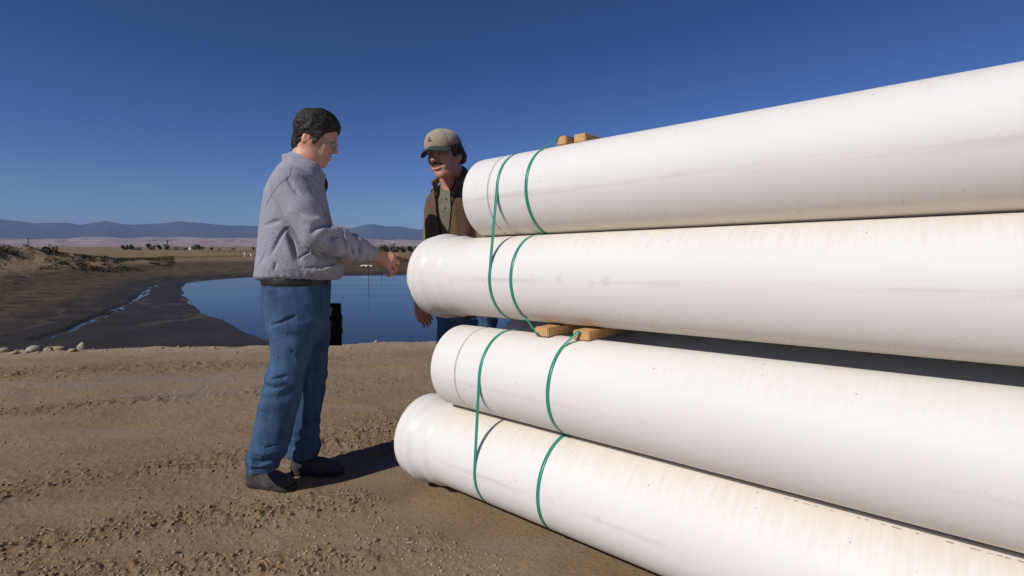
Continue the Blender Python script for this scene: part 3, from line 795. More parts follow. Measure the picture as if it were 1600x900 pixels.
def eyes(H, root, look=(0, 0)):
    for s in (-1, 1):
        c = H.w(.0728, s*.031, .0090)
        for nm, off, r, mt in (('eyeball', 0, .0125, white_m), ('iris', .0078, .0062, iris_m)):
            bm = bmesh.new(); bmesh.ops.create_uvsphere(bm, u_segments=16, v_segments=10, radius=r*H.k)
            me = bpy.data.meshes.new(nm); bm.to_mesh(me); bm.free(); me.transform(Matrix.Translation(Vector(c+H.k*off*(H.f*1.0+H.l*look[0]+H.u*look[1]))))
            eb_ = link(nm, me, mt, root if nm == 'eyeball' else eb)
            if nm == 'eyeball': eb = eb_

def pix_hit(tree, px, py):
    o_ = Vector((0, 0, HC)); h_ = tree.ray_cast(o_, (Vector(unproj(px, py, 1.0))-o_).normalized())
    return (np.array(h_[0]), np.array(h_[1])) if h_[0] is not None else (None, None)
def ray_seam(tree, pix, name, mat, parent, rad=.0011, n=30, off=.0004):
    """a line of stitching laid on the cloth"""
    Q = []; seg = len(pix)-1
    for i in range(n+1):
        t = i/n*seg; k = min(int(t), seg-1)
        c_, n_ = pix_hit(tree, pix[k][0]+(pix[k+1][0]-pix[k][0])*(t-k), pix[k][1]+(pix[k+1][1]-pix[k][1])*(t-k))
        if c_ is not None: Q.append(c_+n_*off)
    return tube(name, Q, rad, mat, parent, 5) if len(Q) > 2 else None
def creases(B, grooves, ridges, h=.012):
    """press grooves and rolls into cloth where they lie on its present surface"""
    V, F = B.mesh(h); tr_ = BVHTree.FromPolygons([tuple(v) for v in V], [tuple(map(int, f)) for f in F])
    for lst, op, inn in ((ridges, '+', -.45), (grooves, '-', .15)):
        for pts, r, k in lst:
            Q = []
            for (x0, y0), (x1, y1) in zip(pts[:-1], pts[1:]):
                for t in (0, .34, .67): Q.append(pix_hit(tr_, x0+(x1-x0)*t, y0+(y1-y0)*t))
            Q.append(pix_hit(tr_, *pts[-1])); Q = [(c, n) for c, n in Q if c is not None]
            m_ = len(Q)
            for i in range(m_-1):
                w0 = .35+.65*math.sin(math.pi*(i+.3)/(m_+.3)); w1 = .35+.65*math.sin(math.pi*min(1, (i+1.3)/(m_+.3)))
                B.cone(Q[i][0]+Q[i][1]*r*inn, Q[i+1][0]+Q[i+1][1]*r*inn, r*w0, r*w1, k, op)

def strands(H, n, length, width, flow, seed, lift=.0022, region=None, jitter=.35):
    """locks of hair lying on the hair mass, drawn along flow(q) in the head frame"""
    def ex(V, F):
        rnd = np.random.RandomState(seed); tr_ = BVHTree.FromPolygons([tuple(v) for v in V], [tuple(map(int, f)) for f in F]); nV, nF = [V], [F]; k = len(V)
        for i in rnd.permutation(len(V)):
            q = (V[i]-H.o)/H.k; q = np.array([q@H.f, q@H.l, q@H.u])
            if region is not None and not region(q): continue
            p = V[i]; P, N = [], []
            L = length*rnd.uniform(.5, 1.2); jit = rnd.normal(size=3)*jitter
            for j in range(5):
                c_, n_, _, _ = tr_.find_nearest(Vector(p)); c_, n_ = np.array(c_), np.array(n_)
                if j == 0 and n_@n_ < .5: break
                P.append(c_+n_*lift*(.2+.35*j)*rnd.uniform(.7, 1.5)); N.append(n_)
                q = (c_-H.o)/H.k; f = np.array(flow(np.array([q@H.f, q@H.l, q@H.u])))+jit*.5
                d = f[0]*H.f+f[1]*H.l+f[2]*H.u; d = d-n_*(d@n_); d /= np.linalg.norm(d)+1e-9; p = c_+d*L/4
            if len(P) < 5: continue
            vs_, m_ = [], len(P)
            for j in range(m_):
                t = P[min(j+1, m_-1)]-P[max(j-1, 0)]; sd_ = np.cross(N[j], t); sd_ /= np.linalg.norm(sd_)+1e-9; w_ = width*(.55, 1, 1, .75, .12)[j]/2
                vs_ += [P[j]-sd_*w_, P[j]+N[j]*w_*.7, P[j]+sd_*w_]
            nV.append(np.array(vs_)); fs = []
            for j in range(m_-1):
                a = k+j*3; fs += [(a, a+3, a+4, a+1), (a+1, a+4, a+5, a+2)]
            nF.append(np.array(fs)); k += len(vs_); n_left = len(nV)-1
            if n_left >= n: break
        return np.vstack(nV), np.vstack(nF)
    return ex
# ------------------------------------------------------------------ the man in the fleece, pointing
B1 = ground_hit(462, 752, -.02)
E2 = _n([B1[0], B1[1], 0]); E1 = np.array([E2[1], -E2[0], 0.]); UZ = np.array([0, 0, 1.])
def m1(px, py, d=0.0):
    """photo pixel on the upright plane through the man's feet, d metres further away"""
    r = unproj(px, py, 1.0)-np.array([0, 0, HC]); t = ((B1+E2*d-[0, 0, HC])@E2)/(r@E2)
    return np.array([0, 0, HC])+r*t
p1 = empty('person', tuple(B1), 'man in grey fleece jacket and blue jeans pointing at the end of a white pipe', 'person')
H1 = Frame(m1(493.5, 217.5, 0), E1*math.cos(R(22))*math.cos(R(13))-E2*math.sin(R(13))*math.cos(R(22))-UZ*math.sin(R(22)), UZ, .99)
skin1 = skin_mat('skin_fair', (.66, .38, .265))
SH_N = m1(452, 287, -.175); EL_N = m1(493, 366, -.255); WR_N = m1(578, 396, -.10)
SH_F = m1(462, 285, .185); EL_F = m1(478, 372, .27); WR_F = m1(499, 458, .21)
def hand(B, wr, mcp, chains, radii, thumb, pr=.0155):
    """wrist point, four knuckles, four finger chains starting at the knuckles, thumb chain"""
    for k, mc in enumerate(mcp):
        base_ = wr+(mcp[1]-mcp[2])*(1.2-k*.7)*.35
        B.cone(base_, mc, pr*1.05, radii[k]*1.18, .018)
    for k, ch in enumerate(chains):
        pts = [mcp[k]]+ch; r0 = radii[k]; rs = [r0*1.12, r0, r0*.93, r0*.80][:len(pts)]
        for i in range(len(pts)-1): B.cone(pts[i], pts[i+1], rs[i], rs[i+1], .0035 if i else .006)
    rt = [.0125, .0115, .0105, .0085]
    for i in range(len(thumb)-1): B.cone(thumb[i], thumb[i+1], rt[i], rt[i+1], .008 if i == 0 else .003)
bd = Blob()
head_sdf(bd, H1, 1.0, m1(474, 262, 0))
bd.cone(m1(474, 262, 0), m1(468, 300, 0), .066, .10, .04)
bd.loft([(m1(450, 300)[2], *m1(463, 300)[:2], .085, .15), (m1(450, 350)[2], *m1(458, 350)[:2], .10, .15), (m1(450, 420)[2], *m1(462, 420)[:2], .11, .15), (m1(450, 470)[2], *m1(457, 470)[:2], .11, .15)], E1, .05)
bd.chain([SH_N, EL_N, WR_N], [.052, .042, .029], .03)
bd.chain([SH_F, EL_F, WR_F], [.052, .042, .029], .03)
def leg_pts(near):
    if near: return [m1(446, 462, -.085), m1(441, 590, -.10), m1(412, 708, -.080)]
    return [m1(470, 462, .10), m1(482, 585, .11), m1(479, 705, .12)]
for nr in (True, False):
    L_ = leg_pts(nr); bd.chain(L_, [.060, .042, .032], .04)
    bd.cone(L_[2], L_[2]+E1*.015-UZ*.045, .028, .022, .02)
# pointing hand
mc = [m1(612, 398.5, -.080), m1(613, 403, -.100), m1(609.5, 409, -.110), m1(604, 413.5, -.108)]
bd.cone(m1(590, 401, -.094), m1(608, 411, -.092), .024, .024, .012, flat=(E2, .7))
chs = [[m1(621, 401, -.070), m1(630.5, 404.8, -.058), m1(638, 408.3, -.048)],
       [m1(622.5, 412, -.096), m1(620.5, 420.5, -.076), m1(613, 418.5, -.066)],
       [m1(619, 419.5, -.108), m1(616, 427, -.090), m1(608.5, 423.5, -.076)],
       [m1(611.5, 424.5, -.108), m1(608.5, 430.5, -.096), m1(602, 427, -.082)]]
hand(bd, m1(582, 396.5, -.098), mc, chs, [.0118, .0120, .0117, .0107], [m1(588, 402, -.080), m1(603, 411, -.060), m1(613, 414, -.058), m1(618, 411.5, -.062)])
bd.cone(m1(576, 396, -.10), m1(592, 399.5, -.096), .0275, .028, .015, flat=(E2, .75))
bd.cone(m1(592, 399.5, -.096), m1(605, 405, -.094), .028, .024, .012, flat=(E2, .62))
# hand on the far side holding the clipboard
cbP = m1(525, 505, .24)
fw = [m1(520, 466, .215), m1(524, 468, .23), m1(526, 471, .245), m1(527, 474, .26)]
hand(bd, WR_F+np.array([0, 0, -.01]), [WR_F+E1*.025-UZ*.055+E2*(.02*i-.03) for i in range(4)],
     [[WR_F+E1*.05-UZ*.085+E2*(.02*i-.03), WR_F+E1*.045-UZ*.115+E2*(.02*i-.03), WR_F+E1*.02-UZ*.125+E2*(.02*i-.03)] for i in range(4)], [.0095, .0098, .0095, .0085],
     [WR_F-UZ*.03, WR_F-UZ*.06-E1*.01-E2*.03, WR_F-UZ*.085+E1*.012-E2*.035])
ob = bd.obj('body', .0036, skin1.m if hasattr(skin1, 'm') else skin1, p1, keep_largest=True)
eyes(H1, p1, look=(0, -.15))
# teeth in the smile
tb = Blob(); tb.ell(H1, (.0805, 0, -.0565), (.010, .022, .0052), 0); tb.obj('teeth', .0028, teeth_m, p1)
# hair ---------------------------------------------------------------
def hair1():
    B = Blob(); H = H1
    B.ell(H, (-.012, 0, .048), (.106, .093, .096), .02)
    B.ell(H, (.016, 0, .091), (.060, .068, .041), .03)           # swept-up front
    B.ell(H, (.050, .0, .091), (.027, .052, .023), .02)
    B.ell(H, (-.056, 0, -.018), (.042, .060, .080), .03)         # back down to the nape
    def face(P):
        q = (P-H.o)/H.k; x, z, y = q@H.f, q@H.u, q@H.l
        return (np.sqrt(((x-.110)/.084)**2+((z+.030)/.106)**2)-1)*.09*H.k
    B.fn(face, H.w(.11, 0, -.03), .2, .006, '-')
    def low(P):
        q = (P-H.o)/H.k; x, z, y = q@H.f, q@H.u, q@H.l
        a = (z+.092+.25*(x+.06))                       # nape line
        b = np.where(x > -.046, z-.004-.30*(x-.01)*(x > .01), 1)   # over the ears
        return -np.minimum(a, np.where(np.abs(y) > .03, b, np.where(x > -.02, b, 1)))*H.k
    B.fn(low, H.w(0, 0, -.06), .3, .006, '&')
    for s in (-1, 1): B.ell(H, (.014, s*.0745, -.006), (.012, .007, .026), .008)    # sideburn
    def disp(P):
        q = (P-H.o)/H.k; x, y, z = q@H.f, q@H.l, q@H.u
        a = np.arctan2(z-.02, x+.02)
        return .0075*(fbm(a*1.6+y*10, y*46+a*3, np.hypot(x, z)*12, octv=3, seed=5)-.5)*2+.0025*(fbm(x*40, y*90, z*40, octv=2, seed=3)-.5)
    B.disp = disp
    def grey(V):
        q = (V-H.o)/H.k; x, y, z = q@H.f, q@H.l, q@H.u
        return sstep(.052, .012, z)*sstep(-.07, .0, x)*.55*vnoise(x*60, y*60, z*60, 8)
    return B.obj('hair', .0036, hair_mat('dark_hair', (.007, .0055, .005), (.095, .075, .060), .55), p1, attrs={'grey': grey}, keep_largest=True,
        extra=strands(H, 1500, .045, .0042, lambda q: (-.9 if q[2] > .05 else -.55, .25*np.sign(q[1])*(q[2] > .09), -.15 if q[2] > .06 else -.75), 5, lift=.0030))
hair1()
ebm = hair_mat('dark_brow', (.015, .012, .010), (.04, .032, .028))
for s in (-1, 1):
    eb = Blob(); eb.chain([H1.w(.091, s*.014, .030), H1.w(.089, s*.030, .0355), H1.w(.078, s*.045, .031)], [.0035, .0042, .0025], 0)
    eb.obj('eyebrow', .0025, ebm, p1, attrs={'grey': lambda V: np.zeros(len(V))})
# glasses ----------------------------------------------------------------
gl = M('lens_glass', .03, .5); gl.color((.9, .92, .92)); gl.b.inputs['Transmission Weight'].default_value = 1; gl.b.inputs['IOR'].default_value = 1.08
g = tube('glasses', [H1.w(.104, -.008, .009), H1.w(.1065, 0, .0115), H1.w(.104, .008, .009)], .0018, metal_m, p1, 6)
for s in (-1, 1):
    ring_ = [H1.w(.103-.010*abs(math.cos(a))*(1 if math.cos(a) > 0 else 0)*1.0, s*(.029+.021*math.cos(a)), .004+.0155*math.sin(a)) for a in np.linspace(0, 2*math.pi, 25)]
    tube('rim', ring_, .0019, metal_m, g, 6, cap=False)
    tube('temple_arm', [H1.w(.093, s*.050, .009), H1.w(.070, s*.073, .011), H1.w(.030, s*.0795, .012), H1.w(-.018, s*.083, .014), H1.w(-.038, s*.083, -.004)], .0018, metal_m, g, 6)
    lv = [H1.w(.103, s*.029, .004)]+ring_[:-1]; lf = [(0, i+1, (i+1) % 24+1) for i in range(24)]
    link('lens', mesh_np('lens', lv, lf), gl.m, g)
# jacket ---------------------------------------------------------------
fleece = cloth_mat('grey_fleece', (.275, .275, .325), (.375, .375, .43), 150, bump=.8, pat=85)
def m1c(xl, xr, y, d=0): c = m1((xl+xr)/2, y, d); return (c[2], c[0], c[1], np.linalg.norm(m1(xr, y, d)-m1(xl, y, d))/2)
def jacket():
    B = Blob()
    rows = []
    for xl, xr, y, rs in ((402, 536, 437, .155), (399, 538, 429, .175), (401, 538, 418, .185), (403, 534, 400, .185), (405, 528, 375, .182), (407, 520, 350, .182), (410, 514, 325, .19), (414, 509, 300, .20), (421, 506, 282, .20), (431, 503, 266, .155), (441, 497, 252, .10)):
        z, x_, y_, rf = m1c(xl, xr, y); rows.append((z, x_, y_, rf, rs))
    B.loft(rows, E1, 0, e=2.25, capk=.03)
    B.chain([SH_N+np.array([0, 0, -.005]), m1(474, 330, -.225), EL_N, m1(520, 376, -.225), m1(552, 387, -.16), m1(565, 391, -.125)], [.078, .077, .071, .068, .060, .053], .03)
    B.cone(m1(565, 391, -.125), m1(570, 392, -.118), .053, .040, .006)
    B.chain([m1(573, 393.2, -.112), m1(578, 394.5, -.107)], [.040, .036], .006)     # cuff
    B.chain([SH_F, EL_F, m1(494, 425, .235), WR_F+UZ*.03], [.080, .066, .056, .046], .03)
    # turned-up collar, high at the nape and low at the throat
    c0 = m1(478, 263, 0); vb = m1(451, 245, 0)-c0; vf = m1(503, 281, 0)-c0; N_ = 24; pts = []
    for i in range(N_+1):
        a = R(-165)+R(330)*i/N_; ca = math.cos(a)
        pts.append(c0+(vb*ca if ca > 0 else vf*-ca)+E2*.084*math.sin(a))
    up_ = _n(np.cross(vf, E2)); up_ = up_ if up_[2] > 0 else -up_
    for i in range(N_):
        B.cone(pts[i]-up_*.016, pts[i+1]-up_*.016, .015, .015, .012)
        B.cone(pts[i]+up_*.014, pts[i+1]+up_*.014, .0105, .0105, .012)
        ou = lambda q: q+(q-c0)*.16-up_*.008
        B.cone(ou(pts[i]), ou(pts[i+1]), .0095, .0095, .010)
    # neck opening
    B.cone(m1(484, 240, 0), m1(479, 268, 0), .060, .055, .008, '-')
    B.cone(m1(500, 262, 0), m1(507, 298, 0), .030, .020, .010, '-', flat=(E2, .8))
    # pocket welt and hem channel
    # hand-placed creases and rolls of the thick fleece
    creases(B, [([(450, 280), (457, 292), (466, 304)], .004, .014), ([(487, 364), (493, 356), (502, 351), (517, 349)], .010, .016), ([(463, 402), (457, 382), (450, 358)], .009, .016), ([(450, 358), (462, 372), (474, 384)], .007, .014),
        ([(415, 352), (436, 345)], .006, .014), ([(470, 419), (495, 418), (520, 412)], .007, .016), ([(546, 380), (550, 398)], .007, .010), ([(533, 364), (539, 379)], .007, .010), ([(560, 378), (561, 397)], .006, .009), ([(424, 398), (436, 374), (446, 358)], .005, .016),
        ([(508, 376), (521, 369), (531, 371)], .006, .012), ([(495, 300), (503, 322), (509, 341)], .006, .012), ([(464, 407), (478, 396), (490, 388)], .008, .010), ([(428, 425), (431, 410)], .004, .012), ([(505, 430), (500, 412)], .004, .012), ([(404, 418), (414, 396)], .004, .014)],
        [([(471, 402), (480, 394), (491, 389)], .006, .010), ([(456, 404), (450, 386), (443, 364)], .009, .02), ([(520, 357), (533, 357), (546, 367)], .010, .016), ([(482, 425), (505, 424), (527, 418)], .010, .02), ([(553, 379), (556, 398)], .006, .010), ([(539, 368), (544, 388)], .006, .012), ([(476, 340), (490, 345), (503, 343)], .008, .02)])
    ax_up = _n(EL_N-SH_N); ax_f = _n(WR_N-EL_N)
    zhem = m1(460, 428)[2]
    def disp(P):
        d = fold(P, .12, .0032, 3, ax=UZ, stretch=.45)+.0016*(fbm(P[:, 0]*14, P[:, 1]*14, P[:, 2]*9, octv=3, seed=9)-.5)
        # creases across the sleeve at the elbow and above the cuff
        t = (P-EL_N)@ax_f; ra = np.linalg.norm(P-EL_N-np.outer(t, ax_f), axis=1)
        m_ = (ra < .10)*sstep(-.03, .04, t)*(t < .30)
        d += m_*.0030*np.sin(t*95+5*fbm(P[:, 0]*9, P[:, 1]*9, P[:, 2]*9, octv=2, seed=4)+((P-EL_N)@UZ)*38)*(.55+.45*sstep(.10, .25, t))
        t2 = (P-SH_N)@ax_up; r2 = np.linalg.norm(P-SH_N-np.outer(t2, ax_up), axis=1)
        d += (r2 < .10)*sstep(.06, .22, t2)*(t < .04)*.002*np.sin(t2*70-((P-SH_N)@E1)*45+4*vnoise(P[:, 0]*8, P[:, 1]*8, P[:, 2]*8, 6))
        # elastic gathers over the hem
        z = P[:, 2]-zhem; a = np.arctan2((P-B1)@E2, (P-m1(468, 430))@E1)
        d += .0018*np.sin(a*34)*np.exp(-((z+.01)/.03)**2)+.010*np.exp(-((z-.05)/.035)**2)*(fbm(a*3.0, z*6, octv=2, seed=6)-.3)
        # drag fold from the armpit to the pocket
        return d
    B.disp = disp
    o = B.obj('fleece_jacket', .0046, fleece.m, p1, smooth_it=1, keep_largest=True)
    return o
jk = jacket()
# seam lines of the jacket: shoulder seam and raglan seam, set on the surface
def surf_tree(o):
    me = o.data; return BVHTree.FromPolygons([v.co for v in me.vertices], [p.vertices for p in me.polygons])
def on_surf(tree, p, off=.0012):
    co_, no, _, _ = tree.find_nearest(Vector(p)); return np.array(co_)+np.array(no)*off
def seam(tree, pts, name, mat, parent, rad=.0016, n=30, off=.0005, dash=False):
    Q = []; P = [np.asarray(p) for p in pts]; seg = len(P)-1
    for i in range(n+1):
        t = i/n*seg; k = min(int(t), seg-1); Q.append(on_surf(tree, P[k]+(P[k+1]-P[k])*(t-k), off))
    return tube(name, Q, rad, mat, parent, 5)
tj = surf_tree(jk)
seam_m = plain('fleece_seam', (.19, .187, .21), .95, .1)
ray_seam(tj, [(455, 260), (453, 275), (436, 288), (422, 308), (416, 320)], 'armhole_seam', seam_m, jk, .0011)
ray_seam(tj, [(470, 275), (487, 284), (497, 300)], 'yoke_seam', seam_m, jk, .0011)
ray_seam(tj, [(450, 370), (460, 400), (466, 425)], 'side_seam', seam_m, jk, .0004)
ray_seam(tj, [(447, 254), (460, 261), (476, 268), (490, 277), (502, 290)], 'collar_seam', seam_m, jk, .0012)
# zip and dark inner collar
zm = plain('dark_lining', (.012, .012, .014), .8, .2)
lb = Blob(); lb.cone(m1(483, 264, 0), m1(498, 288, 0), .050, .040, .02, flat=(E2, 1.1)); lb.cone(m1(499, 285, 0), m1(503, 315, 0), .028, .014, .03)
lb.obj('shirt_collar', .005, zm, p1)
# jeans -----------------------------------------------------------------
dn = denim_mat('blue_denim')
def jeans():
    B = Blob()
    rows = []
    for xl, xr, y, d, rs in ((411, 517, 430, .0, .16), (410, 517, 450, 0, .165), (409, 517, 470, .0, .172), (411, 516, 490, .0, .178), (419, 515, 508, .0, .172), (430, 510, 530, .02, .12)):
        z, x_, y_, rf = m1c(xl, xr, y, d); rows.append((z, x_, y_, rf, rs))
    B.loft(rows, E1, 0, e=2.35, capk=.02)
    def leg(rows_, fd):
        rr = []
        for xl, xr, y, d, rs in rows_: z, x_, y_, rf = m1c(xl, xr, y, d); rr.append((z, x_, y_, rf, rs))
        B.loft(rr, fd, .035, e=2.2, capk=.012)
    leg([(417, 497, 505, -.085, .095), (423, 491, 530, -.09, .093), (424, 484, 556, -.095, .090), (414, 476, 590, -.10, .088), (407, 470, 620, -.10, .086), (401, 463, 650, -.095, .084), (393, 455, 690, -.088, .083), (385, 449, 708, -.082, .085), (385, 437, 724, -.078, .083), (387, 434, 732, -.078, .080)], E1)
    leg([(445, 515, 505, .09, .09), (446, 515, 530, .10, .088), (447, 513, 556, .105, .086), (450, 510, 590, .11, .084), (453, 507, 620, .112, .082), (452, 500, 650, .115, .080), (449, 499, 680, .118, .080), (448, 502, 697, .12, .082), (447, 500, 704, .12, .080), (450, 497, 711, .12, .076)], E1)
    creases(B, [([(414, 587), (428, 592), (446, 588)], .007, .014), ([(411, 601), (428, 608), (440, 606)], .006, .012), ([(427, 554), (441, 564)], .005, .012), ([(386, 717), (405, 723), (430, 716)], .008, .010), ([(389, 731), (410, 733)], .005, .008), ([(421, 509), (441, 504), (466, 492)], .006, .014),
        ([(468, 598), (450, 610)], .006, .012), ([(399, 690), (414, 700), (442, 692)], .006, .010), ([(500, 648), (486, 660)], .005, .010), ([(503, 688), (482, 698)], .007, .010), ([(470, 560), (452, 545)], .005, .014), ([(405, 640), (420, 652)], .005, .012), ([(492, 600), (505, 590)], .005, .012)],
        [([(412, 594), (428, 599), (446, 596)], .007, .014), ([(387, 724), (408, 728), (432, 722)], .007, .010), ([(396, 704), (414, 709), (440, 702)], .006, .012), ([(450, 703), (480, 706), (502, 696)], .006, .012)])
    # waistband
    kn = leg_pts(True)
    def disp(P):
        z = P[:, 2]
        d = fold(P, .10, .0055, 13, ax=UZ, stretch=.4)+.003*(fbm(P[:, 0]*18, P[:, 1]*18, P[:, 2]*12, octv=3, seed=29)-.5)
        side = (P-B1)@E2
        kz = np.where(side < .01, m1(440, 592)[2], m1(480, 600)[2]); u = (P-m1(440, 560))@E1
        # bent folds behind the knee and stacked at the hem
        ir = sstep(.3, .65, fbm(P[:, 0]*6, P[:, 1]*6, P[:, 2]*5, octv=2, seed=71))
        d += ir*.0035*np.exp(-((z-kz)/.085)**2)*np.sin((z-kz)*78-u*30+3*vnoise(P[:, 0]*7, P[:, 1]*7, P[:, 2]*7, 2))
        zh = np.where(side < .01, m1(400, 705)[2], m1(470, 690)[2])
        d += (.3+.7*ir)*.0045*np.exp(-((z-zh)/.06)**2)*np.sin((z-zh)*92+u*34+4*vnoise(P[:, 0]*6, P[:, 1]*6, P[:, 2]*6, 7))
        # creases fanning from the hip
        zt = m1(430, 505)[2]
        d += ir*.003*np.exp(-((z-zt)/.07)**2)*np.sin((z-zt)*70+u*42)
        return d
    B.disp = disp
    def wear(V):
        z = V[:, 2]; a = .42+.22*np.exp(-((z-m1(440, 560)[2])/.22)**2)-.10*sstep(m1(440, 500)[2], m1(440, 440)[2], z)
        return a+.30*fold(V, .05, 1, 77, ax=UZ, stretch=.4)
    return B.obj('jeans', .0048, dn, p1, attrs={'wear': wear}, smooth_it=1, keep_largest=True)
jn = jeans(); tn = surf_tree(jn)
thread = plain('pale_thread', (.14, .19, .27), .8, .2)
ray_seam(tn, [(447, 442), (448, 480), (447, 520), (443, 560), (436, 600), (425, 650), (412, 700), (405, 728)], 'outer_seam', thread, jn, .0010, 60, .0004)
ray_seam(tn, [(414, 452), (437, 451)], 'pocket_edge', thread, jn, .0010, 12, .0004)
ray_seam(tn, [(414, 453), (414, 490), (424, 503), (433, 491), (437, 452)], 'pocket_edge', thread, jn, .0010, 24, .0004)
ray_seam(tn, [(450, 452), (470, 456), (486, 447)], 'pocket_edge', thread, jn, .0010, 14, .0004)
ray_seam(tn, [(387, 736), (410, 740), (432, 734)], 'hem_stitch', thread, jn, .0010, 14, .0004)
bl = Blob(); z, x_, y_, rf = m1c(410, 517, 438); bl.loft([(z-.018, x_, y_, rf+.004, .169), (z+.02, x_, y_, rf+.003, .166)], E1, 0, e=2.35, capk=.004)
bl.obj('belt', .006, plain('dark_leather', (.018, .014, .012), .5, .4), p1)
# shoes -------------------------------------------------------------------
shoe_up = cloth_mat('grey_black_shoe', (.034, .031, .031), (.075, .066, .060), 260, .75, .4, 40)
sole_m = plain('dark_sole', (.035, .032, .030), .8, .2)
def shoe(heel, toe, ztop, root, name='shoe'):
    f = _n([toe[0]-heel[0], toe[1]-heel[1], 0]); L = np.linalg.norm((toe-heel)[:2]); z0 = th_of((heel[0]+toe[0])/2, (heel[1]+toe[1])/2)-.004
    H = Frame([heel[0], heel[1], z0], f, UZ, 1)
    B = Blob()
    B.cone(H.w(.042, 0, .052), H.w(.052, 0, .135), .040, .040, .02)
    B.cone(H.w(.040, 0, .046), H.w(L*.55, 0, .044), .036, .037, .02, flat=(H.l, 1.08))
    B.cone(H.w(L*.55, 0, .044), H.w(L-.05, .004, .036), .036, .030, .02, flat=(H.l, 1.32))
    B.cone(H.w(.07, 0, .075), H.w(L*.62, 0, .050), .034, .030, .02)
    B.fn(lambda P: (z0+.020-P[:, 2]), H.w(L/2, 0, 0), .4, .004, '&')
    for t in (.36, .44, .52, .60):
        B.cone(H.w(L*t, -.028, .086-.05*t+.012), H.w(L*(t+.02), .028, .086-.05*t+.012), .0042, .0042, .003)
    B.disp = lambda P: .003*(fbm(P[:, 0]*40, P[:, 1]*40, P[:, 2]*40, octv=2, seed=3)-.5)
    u = B.obj(name, .0036, shoe_up.m, root, keep_largest=True)
    S = Blob()
    S.cone(H.w(.040, 0, .016), H.w(L*.5, 0, .014), .040, .036, .02, flat=(H.l, 1.0)); S.cone(H.w(L*.5, 0, .014), H.w(L-.047, .004, .016), .038, .044, .02)
    S.fn(lambda P: np.maximum(z0-P[:, 2], P[:, 2]-z0-.026), H.w(L/2, 0, 0), .4, .004, '&')
    S.obj('sole', .0036, sole_m, u)
hn = ground_hit(388, 752, -.02); tn_ = ground_hit(457, 762, -.02)
shoe(hn, hn+_n(tn_-hn)*.278, .1, p1)
hf = ground_hit(452, 737, -.02); tf = ground_hit(536, 736, -.02)
shoe(hf+_n(tf-hf)*.01, hf+_n(tf-hf)*.290, .1, p1)
# clipboard in the far hand --------------------------------------------------
cb0, cb1 = m1(514, 474, .23), m1(527, 537, .23)
cbm = plain('black_clipboard', (.016, .015, .015), .35, .5); clm = plain('dull_steel', (.30, .30, .31), .35, .5, metal=1)
cc = (cb0+cb1)/2
cbr = empty('clipboard', tuple(cc), 'black clipboard held upright at the far side of the jeans', 'clipboard')
Rm = Matrix([[E1[i], E2[i], UZ[i]] for i in range(3)])
yaw_cb = Matrix.Rotation(R(-28), 3, 'Z')
box('board', Vector(cc-E1*.055), (.215, .006, .235), cbm, cbr, (yaw_cb @ Rm), .0025)
cl_ = box('clip', Vector(cc)+(yaw_cb @ Rm) @ Vector((.040, -.007, 0)), (.035, .007, .10), clm, cbr, (yaw_cb @ Rm), .002)
tube('clip_spring', [np.array(Vector(cc)+(yaw_cb @ Rm) @ Vector((.052, -.012, z_))) for z_ in (-.03, .03)], .006, clm, cl_, 8)
# ------------------------------------------------------------------ the man in cap and vest behind the bell end
_y2 = 3.16
B2 = np.array([(732-800)/800*_y2, _y2, th_of((732-800)/800*_y2, _y2)])
F2 = _n([B2[0], B2[1], 0]); G1 = np.array([F2[1], -F2[0], 0.])      # F2 away from the camera, G1 to the right of the picture
def m2(px, py, d=0.0):
    r = unproj(px, py, 1.0)-np.array([0, 0, HC]); t = ((B2+F2*d-[0, 0, HC])@F2)/(r@F2)
    return np.array([0, 0, HC])+r*t
p2 = empty('person', tuple(B2), 'man in tan cap, moustache and brown vest standing behind the white pipes', 'person')
yw = R(34); ht = R(12)
fh = (-F2*math.cos(yw)-G1*math.sin(yw))*math.cos(ht)-UZ*math.sin(ht)
roll = R(-7); lft = np.cross(UZ, fh); lft = _n(lft); upv = np.cross(fh, lft)
H2 = Frame(m2(694.5, 241.5, -.21), fh, upv*math.cos(roll)+lft*math.sin(roll), 1.06)
skin2 = skin_mat('skin_tanned', (.58, .31, .22))
yb = R(28); FB = -F2*math.cos(yb)-G1*math.sin(yb); RB = np.cross(FB, UZ)       # his right hand side
def c2(px, y, d, rf, rs): q = m2(px, y, d); return (q[2], q[0], q[1], rf, rs)
T = m2(708, 312, -.04)
SR = T+RB*.122-UZ*.01+UZ*.0; SLf = T-RB*.165+UZ*.01
ELr = m2(671, 398, .03); WRr = m2(655, 472, -.02); ELl = T-RB*.23-UZ*.28; WRl = ELl+FB*.10-UZ*.14+RB*.03
b2 = Blob(); head_sdf(b2, H2, .85, m2(706, 275, -.10), nose=1.12)
b2.cone(m2(706, 275, -.10), m2(707, 305, -.05), .060, .085, .04)
b2.loft([c2(707, 305, -.04, .08, .14), c2(708, 360, -.02, .09, .14), c2(708, 430, 0, .10, .14), c2(726, 490, 0, .10, .15)], FB, .05)
b2.chain([SR, ELr, WRr], [.050, .040, .028], .03); b2.chain([SLf, ELl, WRl], [.050, .040, .028], .03)
HIP = m2(730, 478, 0)
gz = B2[2]
def lg(sd, kx, fx):
    h_ = HIP+RB*.095*sd-UZ*.02; k_ = np.array([*(B2+RB*.11*sd+FB*kx)[:2], gz+.50]); a_ = np.array([*(B2+RB*.13*sd+FB*fx)[:2], gz+.11]); return h_, k_, a_
LR, LL = lg(1, .05, .02), lg(-1, .04, .0)
for L_ in (LR, LL):
    b2.chain(list(L_), [.065, .045, .032], .04); b2.cone(L_[2], L_[2]+FB*.015-UZ*.045, .028, .022, .02)
